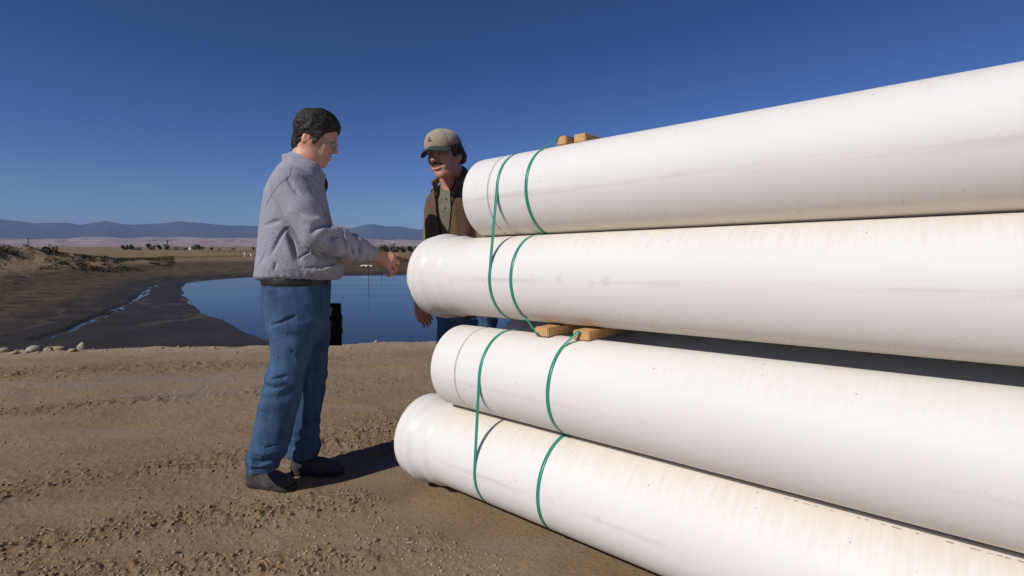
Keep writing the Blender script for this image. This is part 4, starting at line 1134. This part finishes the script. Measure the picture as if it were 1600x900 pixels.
# relaxed hand below the bell, fingers turned towards the pipes
def px2(l, d): return [m2(x, y, d+dd) for x, y, dd in l]
mc2 = px2([(661, 489, -.03), (658.5, 493, -.01), (656, 496.5, .01), (653.5, 499, .03)], -.02)
ch2 = [px2([(668, 492, 0), (672.5, 495.5, 0), (675, 499, 0)], -.05), px2([(666, 497, 0), (671, 501, 0), (672.5, 505, 0)], -.03), px2([(663, 501, 0), (667.5, 505.5, 0), (668.5, 509, 0)], -.01), px2([(659, 503.5, 0), (662.5, 508, 0), (663, 511, 0)], .01)]
hand(b2, WRr, mc2, ch2, [.0098, .0102, .0098, .0086], px2([(657, 480, 0), (663, 485, 0), (668.5, 488, 0), (672, 490, 0)], -.065))
b2.cone(WRr, m2(656.5, 488, -.015), .027, .034, .015, flat=(_n(F2), .62))
hd_ = WRl
b2.cone(hd_, hd_-UZ*.05, .028, .032, .015, flat=(RB, .6))
hand(b2, hd_, [hd_-UZ*.085+FB*(.03-.02*i) for i in range(4)], [[hd_-UZ*(.122+.004*(i in (1, 2)))+FB*(.032-.02*i)+RB*.008, hd_-UZ*(.142+.006*(i in (1, 2)))+FB*(.03-.02*i)+RB*.024, hd_-UZ*.155+FB*(.028-.02*i)+RB*.036] for i in range(4)],
     [.0098, .0102, .0098, .0086], [hd_-UZ*.02+FB*.02, hd_-UZ*.05+FB*.045+RB*.012, hd_-UZ*.08+FB*.05+RB*.025])
b2.obj('body', .0036, skin2, p2, keep_largest=True)
eyes(H2, p2, look=(-.05, -.2))
tb = Blob(); tb.ell(H2, (.0805, 0, -.057), (.012, .021, .0048), 0); tb.obj('teeth', .0028, teeth_m, p2)
# moustache
mb = Blob()
for s in (-1, 1):
    mb.chain([H2.w(.0965, s*.002, -.0405), H2.w(.0945, s*.016, -.0425), H2.w(.0875, s*.031, -.0475)], [.0064, .0066, .0032], .004)
mb.disp = lambda P: .0022*(fbm(P[:, 0]*190, P[:, 1]*190, P[:, 2]*60, octv=2, seed=3)-.5)
hm2 = hair_mat('brown_grey_hair', (.035, .024, .017), (.13, .10, .075))
zero = {'grey': lambda V: np.zeros(len(V))}
mb.obj('moustache', .0026, hair_mat('dark_moustache', (.018, .014, .012), (.075, .062, .052)), p2, attrs=zero, keep_largest=True)
hb = Blob(); hb.ell(H2, (-.014, 0, .030), (.100, .084, .085), .02); hb.ell(H2, (-.052, 0, -.022), (.052, .074, .052), .03)
for s in (-1, 1):
    hb.ell(H2, (-.050, s*.066, -.020), (.034, .024, .042), .02); hb.ell(H2, (.018, s*.0745, .010), (.016, .0075, .032), .006)
hb.fn(lambda P: -np.minimum(((P-H2.o)@H2.u)/H2.k+.072, np.where((((P-H2.o)@H2.f)/H2.k > -.045), ((P-H2.o)@H2.u)/H2.k+.022, 1))*H2.k, H2.o, .3, .006, '&')
hb.fn(lambda P: (np.sqrt((((P-H2.o)@H2.f/H2.k-.115)/.088)**2+(((P-H2.o)@H2.u/H2.k+.02)/.13)**2)-1)*.09, H2.w(.11, 0, 0), .2, .006, '-')
hb.disp = lambda P: .016*(fbm(P[:, 0]*42, P[:, 1]*42, P[:, 2]*42, octv=3, seed=15)-.45)
hb.obj('hair', .0038, hm2, p2, attrs=zero, keep_largest=True, extra=strands(H2, 700, .034, .004, lambda q: (-.6, 0, -.7), 6, lift=.005, jitter=1.3))
for s in (-1, 1):
    eb = Blob(); eb.chain([H2.w(.092, s*.012, .029), H2.w(.090, s*.030, .034), H2.w(.078, s*.046, .029)], [.0045, .005, .003], 0)
    eb.obj('eyebrow', .0026, hm2, p2, attrs=zero)
# cap -------------------------------------------------------------------
capm = cloth_mat('tan_cotton', (.34, .275, .19), (.42, .345, .25), 500, .9, .2, 26); brm = cloth_mat('dark_green_cotton', (.018, .030, .022), (.030, .045, .034), 500, .85, .2, 26)
cb_ = Blob(); cb_.ell(H2, (-.006, 0, .050), (.108, .091, .083), 0); cb_.ell(H2, (.036, 0, .076), (.050, .060, .048), .03)
cpl = _n(H2.u*1.0+H2.f*.10)
cb_.fn(lambda P: -(((P-H2.w(0, 0, .036))@cpl)), H2.w(0, 0, .06), .2, .004, '&')
cb_.disp = lambda P: -.0022*np.exp(-(np.abs(((np.arctan2((P-H2.o)@H2.l, (P-H2.o)@H2.f)/(math.pi/3))+.5) % 1-.5)*.11/.0035)**2)+.004*(fbm(P[:, 0]*22, P[:, 1]*22, P[:, 2]*22, octv=2, seed=4)-.5)
cap = cb_.obj('baseball_cap', .0038, capm.m, p2, keep_largest=True)
bm_ = Blob()
def brim(P):
    q = (P-H2.o)/H2.k; x, y, z = q@H2.f, q@H2.l, q@H2.u
    zc = .052-.34*(x-.08)-7.0*y*y
    r = np.sqrt(((x-.064)/.085)**2+(y/.084)**2)
    return np.maximum(np.maximum((r-1)*.08, np.abs(z-zc)-.0032), -(np.sqrt((x/.098)**2+(y/.080)**2)-1)*.08)*H2.k
bm_.fn(brim, H2.w(.09, 0, .035), .13, 0, '+')
bm_.obj('brim', .003, brm.m, cap, keep_largest=True)
tc_ = surf_tree(cap); ink2 = plain('navy_thread', (.03, .045, .075), .8, .2)
em = lambda y, z: on_surf(tc_, H2.w(.12, y, z), .0012)
tr = [(0, .108), (-.012, .086), (.012, .086), (0, .108)]
Q = []
for a_, b_ in zip(tr[:-1], tr[1:]): Q += [em(a_[0]+(b_[0]-a_[0])*t, a_[1]+(b_[1]-a_[1])*t) for t in (0, .33, .66)]
Q.append(em(*tr[0])); em_o = tube('emblem', Q, .0015, ink2, cap, 5)
tube('emblem_line', [em(y, .078) for y in np.linspace(-.020, .020, 9)], .0012, ink2, em_o, 5)
# polo shirt ---------------------------------------------------------------
pol = cloth_mat('olive_polo', (.150, .140, .092), (.200, .185, .125), 420, .9, .25, 24)
vst = cloth_mat('brown_fleece', (.115, .066, .038), (.155, .092, .056), 300, .95, .45, 30)
rowsb = [c2(726, 492, .00, .130, .175), c2(721, 460, -.01, .132, .178), c2(714, 420, -.02, .135, .182), c2(711, 370, -.035, .137, .182), c2(710, 330, -.045, .135, .182), c2(710, 314, -.05, .125, .172), c2(709, 302, -.055, .105, .138), c2(707, 290, -.07, .085, .10)]
pb = Blob(); pb.loft([(z, x, y, a-.012, b-.012) for z, x, y, a, b in rowsb], FB, 0, e=2.3, capk=.02)
pb.chain([SR, SR+(ELr-SR)*.85], [.058, .050], .03); pb.chain([SLf, SLf+(ELl-SLf)*.85], [.068, .056], .03)
nk = m2(704, 281, -.115)
for s in (-1, 1):
    pb.cone(nk+FB*.062-UZ*.022, nk+RB*s*.045+FB*.050+UZ*.004, .010, .010, .008); pb.cone(nk+RB*s*.045+FB*.050+UZ*.004, nk+RB*s*.062+UZ*.028, .010, .010, .008)
    pb.cone(nk+FB*.062-UZ*.026, nk+RB*s*.040+FB*.070-UZ*.040, .008, .006, .010)
pb.cone(H2.w(-.02, 0, -.06), nk, .066, .064, .006, '-')
pb.cone(nk+FB*.072-UZ*.03, nk+FB*.078-UZ*.20, .010, .010, .006)
pb.disp = lambda P: fold(P, .05, .0035, 8, ax=UZ, stretch=.4)
pso = pb.obj('polo_shirt', .005, pol.m, p2, smooth_it=1, keep_largest=True)
tp = surf_tree(pso)
for k in range(3):
    q = on_surf(tp, nk+FB*.12-UZ*(.05+.055*k), .001); bm = bmesh.new(); bmesh.ops.create_uvsphere(bm, u_segments=10, v_segments=6, radius=.005); me = bpy.data.meshes.new('button'); bm.to_mesh(me); bm.free(); me.transform(Matrix.Translation(q)); link('button', me, plain('olive_button', (.06, .055, .035), .5, .4), pso)
# vest ----------------------------------------------------------------------
vb_ = Blob(); vb_.loft(rowsb, FB, 0, e=2.3, capk=.025)
for s in (-1, 1):
    vb_.cone(nk+RB*s*.075+UZ*.020-FB*.02, nk+RB*s*.075+FB*.045-UZ*.02, .018, .016, .015); vb_.cone(nk+RB*s*.075+FB*.045-UZ*.02, nk+RB*s*.045+FB*.065-UZ*.085, .016, .012, .015)
for i in range(8):
    a0, a1 = R(90+180*i/8), R(90+180*(i+1)/8); q = lambda a: nk+FB*(.075*math.cos(a)-.010)+RB*.078*math.sin(a)+UZ*(.030-.040*math.cos(a))
    vb_.cone(q(a0), q(a1), .019, .019, .012)
vb_.cone(H2.w(-.02, 0, -.06), nk, .070, .070, .006, '-')
# open front, a narrow V widening to the throat
def vee(P):
    q = P-nk; x = q@RB; y = q@FB; z = q@UZ
    wv_ = np.interp(z, [-.50, -.34, -.12, .05], [.006, .016, .052, .062]); return np.maximum(np.abs(x-.012)-wv_, -(y-.0))
vb_.fn(vee, nk+FB*.12-UZ*.2, .5, .006, '-')
for s, S_, E_ in ((1, SR, ELr), (-1, SLf, ELl)):
    ax_ = _n(E_-S_); vb_.cone(S_+RB*s*.040+UZ*.03, S_+RB*s*.10-UZ*.08, .070, .075, .008, '-')
vb_.disp = lambda P: fold(P, .09, .0055, 18, ax=UZ, stretch=.3)
vo = vb_.obj('fleece_vest', .005, vst.m, p2, smooth_it=1, keep_largest=True)
tv = surf_tree(vo); trim = plain('black_trim', (.010, .010, .011), .8, .2)
for s in (-1, 1):
    seam(tv, [nk+RB*(s*.066+.012)+FB*.10+UZ*.0, nk+RB*(s*.052+.012)+FB*.16-UZ*.12, nk+RB*(s*.016+.012)+FB*.16-UZ*.34, nk+RB*(s*.007+.012)+FB*.16-UZ*.49], 'zip_tape', trim, vo, .0045, 30, 0)
seam(tv, [SR+RB*.0+UZ*.10-FB*.07, SR+UZ*.11+FB*.02, SR+UZ*.07+FB*.10], 'armhole_binding', trim, vo, .006, 24, 0)
# jeans, belt, boots ---------------------------------------------------------------
dn2 = denim_mat('blue_denim_light', (.03, .07, .15), (.09, .18, .31))
jb = Blob(); jb.loft([c2(727, 470, 0, .125, .170), c2(729, 490, 0, .128, .175), (gz+.74, *(B2+RB*.0)[:2], .12, .17)], FB, 0, e=2.3, capk=.02)
for L_ in (LR, LL): jb.chain([L_[0]-UZ*.06, L_[1], L_[2]-UZ*.03], [.098, .080, .080], .03)
jb.fn(lambda P: gz+.035-P[:, 2], B2+UZ*.1, .5, .004, '&')
def d2(P):
    z = P[:, 2]-gz; return fold(P, .09, .006, 23, ax=UZ, stretch=.4)+.006*np.exp(-((z-.5)/.08)**2)*np.sin(z*80+(P@G1)*20)+.010*np.exp(-((z-.10)/.07)**2)*np.sin(z*88+(P@G1)*30)+.006*np.exp(-((z-.78)/.05)**2)*np.sin(z*60+(P@G1)*36)
jb.disp = d2
jo = jb.obj('jeans', .0065, dn2, p2, attrs={'wear': lambda V: .45+.25*fold(V, .05, 1, 7, ax=UZ)}, smooth_it=1, keep_largest=True)
tj2 = surf_tree(jo)
seam(tj2, [m2(712, 500, -.25), m2(722, 505, -.25), m2(732, 499, -.25)], 'pocket_edge', thread, jo, .0014, 12, .001)
for L_, s in ((LR, 1), (LL, -1)):
    hh = np.array([*(L_[2]-FB*.085)[:2], gz]); tt = hh+_n(FB+RB*s*.18)*.30; shoe(hh, tt, .1, p2)
# ------------------------------------------------------------------ trees, poles and things beyond the pond
def leafmat(name, a, b):
    m = M(name, .75, .2); m.color(m.mix(m.noise(m.co(), .9, 4, .7), a, b)); return m.m
LEAF = [leafmat('leaf_dark', (.018, .026, .012), (.045, .060, .026)), leafmat('leaf_grey', (.040, .050, .030), (.085, .095, .055))]
bark = plain('bark', (.09, .07, .05), .9, .1)
def crown_mesh(seed, rx, rz, n=420, leaf=.26, lobes=7):
    rnd = np.random.RandomState(seed); V = []; F = []
    L = [(rnd.uniform(-.5, .5)*rx, rnd.uniform(-.5, .5)*rx, rnd.uniform(.15, .78)*rz, rnd.uniform(.32, .58)*rx) for _ in range(lobes)]
    for i in range(n):
        lx, ly, lz, lr = L[rnd.randint(lobes)]
        d = rnd.normal(size=3); d /= np.linalg.norm(d); r = lr*rnd.uniform(.55, 1.08)
        c = np.array([lx, ly, lz])+d*r*np.array([1, 1, .8]); c[2] = max(c[2], .06*rz)
        a = rnd.normal(size=3); a /= np.linalg.norm(a); b = np.cross(a, rnd.normal(size=3)); b /= np.linalg.norm(b); s = leaf*rnd.uniform(.5, 1.3)
        k = len(V); V += [c-a*s, c+b*s*.7, c+a*s, c-b*s*.7]; F.append((k, k+1, k+2, k+3))
    return np.array(V), F
def tree(px, ytop, ybase, wpx, D, label, name='tree', li=0, seed=1, group='trees far beyond the pond', trunk=True):
    p = unproj(px, ybase, D); x, y = p[0], p[1]; z = th_of(x, y)
    H = (ybase-ytop)/FPX*D+(z < p[2])*(p[2]-z); rx = wpx/FPX*D/2
    e = empty(name, (x, y, z), label, 'tree' if name == 'tree' else 'shrub', group)
    V, F = crown_mesh(seed, rx*1.15, H*1.0, n=int(300+60*wpx/6), leaf=max(.10, .075*H), lobes=6+int(wpx/6))
    V[:, 2] = V[:, 2]*.95+H*(.06 if trunk else -.04); V += np.array([x, y, z])
    link('crown', mesh_np('crown', V, F), LEAF[li], e)
    tube('trunk', [(x, y, z-.3), (x+.05*rx, y, z+H*.25), (x-.06*rx, y+.05, z+H*.55)], [H*.035, H*.026, H*.012], bark, e, 7)
TR = [(195.7, 380.5, 390, 9, 'tree'), (205.8, 380.8, 390.8, 11, 'tree'), (217.5, 384.8, 390.5, 7, 'shrub'), (231.5, 378.8, 390.4, 8, 'tree'), (238.8, 382.2, 390.6, 9, 'tree'), (249.7, 380.2, 391.2, 9.5, 'tree'),
      (261.0, 380.7, 391.0, 9.5, 'tree'), (276, 385, 392, 14, 'shrub'), (290.7, 385.2, 391.6, 11, 'shrub'), (306, 381.3, 391.4, 14, 'tree'), (314.5, 383.5, 391.2, 11, 'tree'), (330.7, 384.7, 391.3, 5, 'tree'), (342, 387.5, 391.6, 9, 'shrub'), (363.7, 387.3, 391.3, 8, 'shrub'), (396, 384.4, 391.2, 5, 'tree')]
LB = ['leftmost dark tree of the far row, left half of a touching pair', 'round dark tree in the far row, right half of a touching pair', 'small low bush just right of the leftmost tree pair', 'tall narrow tree of the far row left of a lower tree', 'lower tree leaning against the tall narrow one', 'upright tree standing alone midway along the far row', 'tree directly beside the dark pole on the horizon',
      'wide low bush just right of the dark pole', 'low bush left of the small white house', 'largest tree of the far row, right of the small white house', 'tree merging with the right side of the largest far tree', 'slim isolated tree right of the largest far trees', 'flat bush right of the slim isolated tree', 'small flat bush nearer the grey fleece jacket', 'small slim tree beside the grey fleece jacket']
for i, (px, yt, yb_, w_, nm) in enumerate(TR): tree(px, yt, yb_, w_, 300, LB[i], nm, i % 5 == 2, 11+i, trunk=nm == 'tree')
for i, (px, yt, yb_, w_, D, lb) in enumerate(((5, 379.5, 389, 22, 74, 'wide grey-green bush on the berm at the left edge'), (33, 381.5, 388, 12, 78, 'small bush on the berm left of the thin pole'), (55.6, 378.8, 389, 13, 80, 'round bush on the berm just right of the thin pole'), (80, 379, 391, 24, 84, 'broad grey-green bush on the berm, right of the round one'))):
    tree(px, yt, yb_, w_, D, lb, 'shrub', 1, 40+i, 'bushes on the left berm', False)
rr_ = random.Random(9)
BW = ['leftmost', 'second', 'third', 'fourth', 'fifth', 'sixth', 'seventh', 'eighth']
for i in range(8):
    px = 585+i*11.5; tree(px, 382.4+rr_.uniform(-1.2, 1.2), 393.0, 15+rr_.uniform(-2, 4), 205, '%s bush of the dark hedge beyond the pointing hand' % BW[i], 'shrub', 0, 60+i, 'dark hedge behind the pointing hand', False)
wood_grey = plain('weathered_pole', (.05, .042, .036), .9, .2); white_p = plain('white_paint', (.72, .70, .66), .6, .3); rust = plain('dark_steel', (.045, .040, .038), .7, .3)
def pole(px, ytop, D, r, label, mat, cap_=None, arm=None, name='utility_pole', cat='pole'):
    x = (px-800)/FPX*D; z = th_of(x, D); zt = HC+(385-ytop)/FPX*D
    e = empty(name, (x, D, z), label, cat)
    tube('pole_shaft', [(x, D, z-.4), (x, D, (z+zt)/2), (x, D, zt)], [r*1.15, r, r*.85], mat, e, 10)
    if cap_: tube('cap', [(x, D, zt+.001), (x, D, zt+cap_)], [r*1.08, r*1.0], white_p, e, 10)
    if arm: box('crossarm', (x, D, zt-arm*.35), (arm, r*1.2, r*1.4), mat, e, bev=.01)
pole(47, 371, 140, .10, 'thin pole rising from the berm at far left', wood_grey, arm=None)
pole(263.5, 374, 290, .26, 'dark wooden pole beside a tree on the horizon', wood_grey, arm=1.9)
pole(616, 379.6, 200, .34, 'thick dark standpipe with white cap behind the pointing finger', rust, cap_=.3, name='standpipe', cat='standpipe')
pole(609, 384.5, 200, .10, 'short pale post just left of the white-capped standpipe', plain('pale_steel', (.30, .29, .27), .6, .4), name='post', cat='post')
pole(575.5, 373.5, 67.2, .028, 'tall thin rod standing in the far shallows above the cuff', wood_grey, name='gauge_rod', cat='rod')
pole(596, 416.5, 66.5, .032, 'short stake in the far shallows under the pointing hand', wood_grey, name='stake', cat='post')
pole(383, 394, 112, .13, 'taller of two white marker posts left of the fleece jacket', white_p, name='marker_post', cat='marker')
pole(393.3, 396.4, 112, .15, 'shorter of two white marker posts left of the fleece jacket', white_p, name='marker_post', cat='marker')
# pump float on the far mud
fx, fy = (574-800)/FPX*78, 78.0; fz = max(th_of(fx, fy), ZW)+.10
fe = empty('pump_float', (fx, fy, fz), 'small white float frame with a pump post at the far shore', 'float')
tube('float_beam', [(fx-.9, fy, fz+.10), (fx+.9, fy, fz+.10)], .07, white_p, fe, 8)
for s in (-.8, -.1, .7): tube('float_drum', [(fx+s, fy-.28, fz), (fx+s, fy+.28, fz)], .14, white_p, fe, 12)
tube('pump_post', [(fx+.62, fy, fz), (fx+.62, fy, fz+.62)], .07, plain('olive_steel', (.12, .11, .07), .7, .3), fe, 8)
# tiny farmhouse
D_ = 310; hx = (298.7-800)/FPX*D_; hz_ = th_of(hx, D_)
he = empty('farm_shed', (hx, D_, hz_), 'tiny white shed between the far trees', 'shed')
bx_ = box('wall', (hx, D_, hz_+.85), (1.7, 1.5, 1.7), white_p, he, bev=0)
rv = [(hx-.95, D_-.9, hz_+1.7), (hx+.95, D_-.9, hz_+1.7), (hx+.95, D_+.9, hz_+1.7), (hx-.95, D_+.9, hz_+1.7), (hx-.95, D_, hz_+2.3), (hx+.95, D_, hz_+2.3)]
link('roof', mesh_np('roof', rv, [(0, 1, 5, 4), (2, 3, 4, 5), (0, 4, 3), (1, 2, 5), (3, 2, 1, 0)]), plain('shed_roof', (.25, .24, .23), .8, .2), he, False)
# low pipe-rail fence along the far road
fl_ = empty('rail_fence', ((365-800)/FPX*190, 190, th_of((365-800)/FPX*190, 190)), 'long low dark rail fence on the far side of the tan field', 'fence')
x0, x1 = (318-800)/FPX*190, (410-800)/FPX*190
def gz_(x): return th_of(x, 190.)
tube('rail', [(x, 190, gz_(x)+.85) for x in np.linspace(x0, x1, 9)], .10, rust, fl_, 6)
for k in range(12):
    x = x0+(x1-x0)*k/11; tube('fence_post', [(x, 190, gz_(x)-.2), (x, 190, gz_(x)+.95)], .07, rust, fl_, 6)
# scrub and straw on the left bank -------------------------------------------------
def scrub(name, n, xr, yr, hmin, hmax, mat, label, seed, cond):
    rnd = np.random.RandomState(seed); X = rnd.uniform(*xr, n*3); Y = rnd.uniform(*yr, n*3)
    z, at = terrain(X, Y); ok = cond(X, Y, at, z); X, Y, z = X[ok][:n], Y[ok][:n], z[ok][:n]
    V, F = [], []
    for x, y, zz in zip(X, Y, z):
        s = rnd.uniform(hmin, hmax)
        for j in range(9):
            a = rnd.uniform(0, 6.28); l = s*rnd.uniform(.5, 1); b = rnd.uniform(-.5, .5)*s*1.1, rnd.uniform(-.5, .5)*s*1.1; w_ = s*.16
            k = len(V); V += [(x+b[0]-w_*math.cos(a), y+b[1]-w_*math.sin(a), zz-.04), (x+b[0]+w_*math.cos(a), y+b[1]+w_*math.sin(a), zz-.04), (x+b[0]*1.6+rnd.uniform(-.3, .3)*l, y+b[1]*1.6, zz+l)]; F.append((k, k+1, k+2))
    o = link(name, mesh_np(name, np.array(V), np.array(F, dtype=np.int32)), mat); tag(o, label, None, None, 'stuff')
scrub('dry_grass', 6000, (-75, -12), (26, 125), .15, .42, leafmat('straw', (.20, .14, .065), (.36, .27, .14)), 'dry straw-coloured grass tufts on the left bank and tan field', 3, lambda X, Y, a, z: (a['df'] > 11) & (z > ZW+1.2) & (fbm(X*.2, Y*.2, octv=3, seed=88) > .45))
scrub('low_scrub', 6500, (-84, -40), (36, 135), .16, .40, leafmat('scrub_brown', (.030, .028, .014), (.11, .088, .045)), 'low dark scrub growing over the long berm', 4, lambda X, Y, a, z: (a['dr'] < 7) & (X < -.66*Y) & (X > -1.08*Y) & (fbm(X*.35, Y*.35, octv=3, seed=99) > .45))
# ------------------------------------------------------------------ stones and clods on the pad
def rock_mesh(seed, r, flat=.7, sub=2):
    bm = bmesh.new(); bmesh.ops.create_icosphere(bm, subdivisions=sub, radius=1)
    V = np.array([v.co[:] for v in bm.verts]); n = fbm(V[:, 0]*1.3+seed*3.1, V[:, 1]*1.3, V[:, 2]*1.3+5, octv=3, seed=seed)
    V *= (.62+.75*n)[:, None]; rnd = np.random.RandomState(seed); V *= np.array([rnd.uniform(.8, 1.25), rnd.uniform(.7, 1.05), flat])*r
    F = [[v.index for v in f.verts] for f in bm.faces]; bm.free(); return V, F
def rockmat(name, a, b):
    m = M(name, .9, .2); m.color(m.mix(m.ramp(m.noise(m.co(), 26, 5, .7), [(.35, 0), (.65, 1)]), a, b)); m.bump(m.noise(m.co(), 60, 4, .7), .5, .006); return m.m
RK = [rockmat('stone_tan', (.30, .21, .12), (.46, .35, .22)), rockmat('stone_grey', (.28, .235, .18), (.44, .38, .30))]
for i, (px, py, w_, fl, mi, lb) in enumerate(((90, 537, 20, .62, 0, 'largest tan rock on the edge above the mud'), (128, 538, 11, 1.15, 1, 'upright grey rock, rightmost large stone on the edge'), (75, 538.5, 12, .6, 1, 'pale flat rock just left of the largest tan rock'),
        (53, 540, 15, .6, 1, 'grey rock left of the pale flat rock on the edge'), (4, 541, 14, .5, 1, 'grey rock on the edge at far left'), (113, 541, 9, .6, 0, 'small tan rock between the largest rock and the upright one'), (22, 543, 9, .6, 0, 'small low rock near the far left of the edge'))):
    q = ground_hit(px, py+2, -.09); r = w_/FPX*q[1]/2*1.3; V, F = rock_mesh(20+i, r, fl)
    z = th_of(q[0], q[1]); V = V+np.array([q[0], q[1], z+r*fl*.45]); o = link('rock', mesh_np('rock', V, F), RK[mi]); tag(o, lb, 'rock', 'rocks along the edge of the dirt pad')
def pebbles(name, n, mats, label, seed, smin, smax, where, sub=1, flat=.75):
    rnd = np.random.RandomState(seed); base_ = [rock_mesh(100+seed*10+i, 1.0, flat, sub) for i in range(6)]
    u = rnd.uniform(0, 1, n*6); Yc = 1.15*(6.6/1.15)**u; Xc = rnd.uniform(-1.12, .35, n*6)*Yc
    keep = where(Xc, Yc, rnd); X, Y = Xc[keep][:n], Yc[keep][:n]; z, _ = terrain(X, Y)
    s_ = (X-1.11)*PSL[0]+(Y-1.258)*PSL[1]; q_ = (X-1.11)*UH[0]+(Y-1.258)*UH[1]
    ok = ~((s_ < 2.3) & (q_ < .30)); X, Y, z = X[ok], Y[ok], z[ok]
    V, F = [], []; k = 0
    size = smin*(smax/smin)**(rnd.uniform(0, 1, len(X))**2.6)
    for i in range(len(X)):
        bv, bf = base_[rnd.randint(6)]; a = rnd.uniform(0, 6.28); ca, sa = math.cos(a), math.sin(a); r = size[i]
        v = bv*r; v = np.stack([v[:, 0]*ca-v[:, 1]*sa, v[:, 0]*sa+v[:, 1]*ca, v[:, 2]], 1)+[X[i], Y[i], z[i]+r*.22]
        V.append(v); F.append(np.array(bf)+k); k += len(v)
    o = link(name, mesh_np(name, np.vstack(V), np.vstack(F).astype(np.int32)), mats, None, True); tag(o, label, None, None, 'stuff')
dirtc = M('clod_dirt', .95, .1); dirtc.color(dirtc.mix(dirtc.noise(dirtc.co(), 14, 5, .7), (.20, .134, .074), (.34, .245, .155))); dirtc.bump(dirtc.noise(dirtc.co(), 150, 4, .7), .6, .004)
pebbles('dirt_clods', 6500, dirtc.m, 'loose brown dirt clods along the churned tracks of the pad', 1, .0018, .0125, lambda X, Y, r: r.uniform(0, 1, len(X)) < .02+.98*band_mask(X, Y)*sstep(.3, .6, vnoise(X*3.1, Y*3.1, seed=44)*.7+.3))
pebbles('gravel', 12000, RK[1], 'small pale gravel scattered over the dirt pad', 2, .0015, .0080, lambda X, Y, r: r.uniform(0, 1, len(X)) < (.12+.88*sstep(.48, .62, fbm(X*.5, Y*1.6, octv=3, seed=66)))*(.25+.75*(Y > 3)))
pebbles('edge_stones', 900, RK[0], 'small pale stones along the edge of the dirt pad', 3, .008, .035, lambda X, Y, r: np.abs(Y-edge_y(X)+.12) < .22*r.uniform(0, 1, len(X))+.02, 1, .65)
def straw_bits():
    rnd = np.random.RandomState(12); n = 320; Yc = 1.3*(5.8/1.3)**rnd.uniform(0, 1, n*4); Xc = rnd.uniform(-1.1, -.05, n*4)*Yc
    k_ = rnd.uniform(0, 1, n*4) < .15+.85*band_mask(Xc, Yc); X, Y = Xc[k_][:n], Yc[k_][:n]
    s_ = (X-1.11)*PSL[0]+(Y-1.258)*PSL[1]; q_ = (X-1.11)*UH[0]+(Y-1.258)*UH[1]; ok = ~((s_ < 2.3) & (q_ < .35)); X, Y = X[ok], Y[ok]
    z, _ = terrain(X, Y); V, F = [], []
    for x, y, zz in zip(X, Y, z):
        a = rnd.uniform(0, 6.28); l = rnd.uniform(.006, .022); w_ = rnd.uniform(.0008, .002); h = rnd.uniform(.003, .008); dx, dy = math.cos(a), math.sin(a); k = len(V); zz += .004
        for t, hh in ((-1, 0), (0, h), (1, rnd.uniform(0, h*1.5))):
            cx, cy = x+dx*l*t+dy*rnd.uniform(-.003, .003), y+dy*l*t
            V += [(cx-dy*w_, cy+dx*w_, zz+hh), (cx+dy*w_, cy-dx*w_, zz+hh), (cx, cy, zz+hh+w_)]
        for j in (0, 3):
            for q in range(3): F.append((k+j+q, k+j+(q+1) % 3, k+j+3+(q+1) % 3, k+j+3+q))
    o = link('straw_bits', mesh_np('straw_bits', np.array(V), np.array(F, dtype=np.int32)), leafmat('pale_straw', (.36, .29, .17), (.55, .47, .32))); tag(o, 'pale bits of straw lying on the dirt', None, None, 'stuff')
straw_bits()
# ------------------------------------------------------------------ haze
hz = M('haze'); hz.t.nodes.remove(hz.b)
pv = hz.n('ShaderNodeVolumePrincipled'); pv.inputs['Color'].default_value = (.42, .58, 1.0, 1); pv.inputs['Density'].default_value = 4.4e-5; pv.inputs['Anisotropy'].default_value = .0
hz.l(pv.outputs[0], hz.t.nodes['Material Output'].inputs['Volume'])
hb_ = box('haze', (0, 0, 480), (47000, 47000, 1000), hz.m, None, bev=0); tag(hb_, 'pale blue haze over the far plain and mountains', None, None, 'stuff')
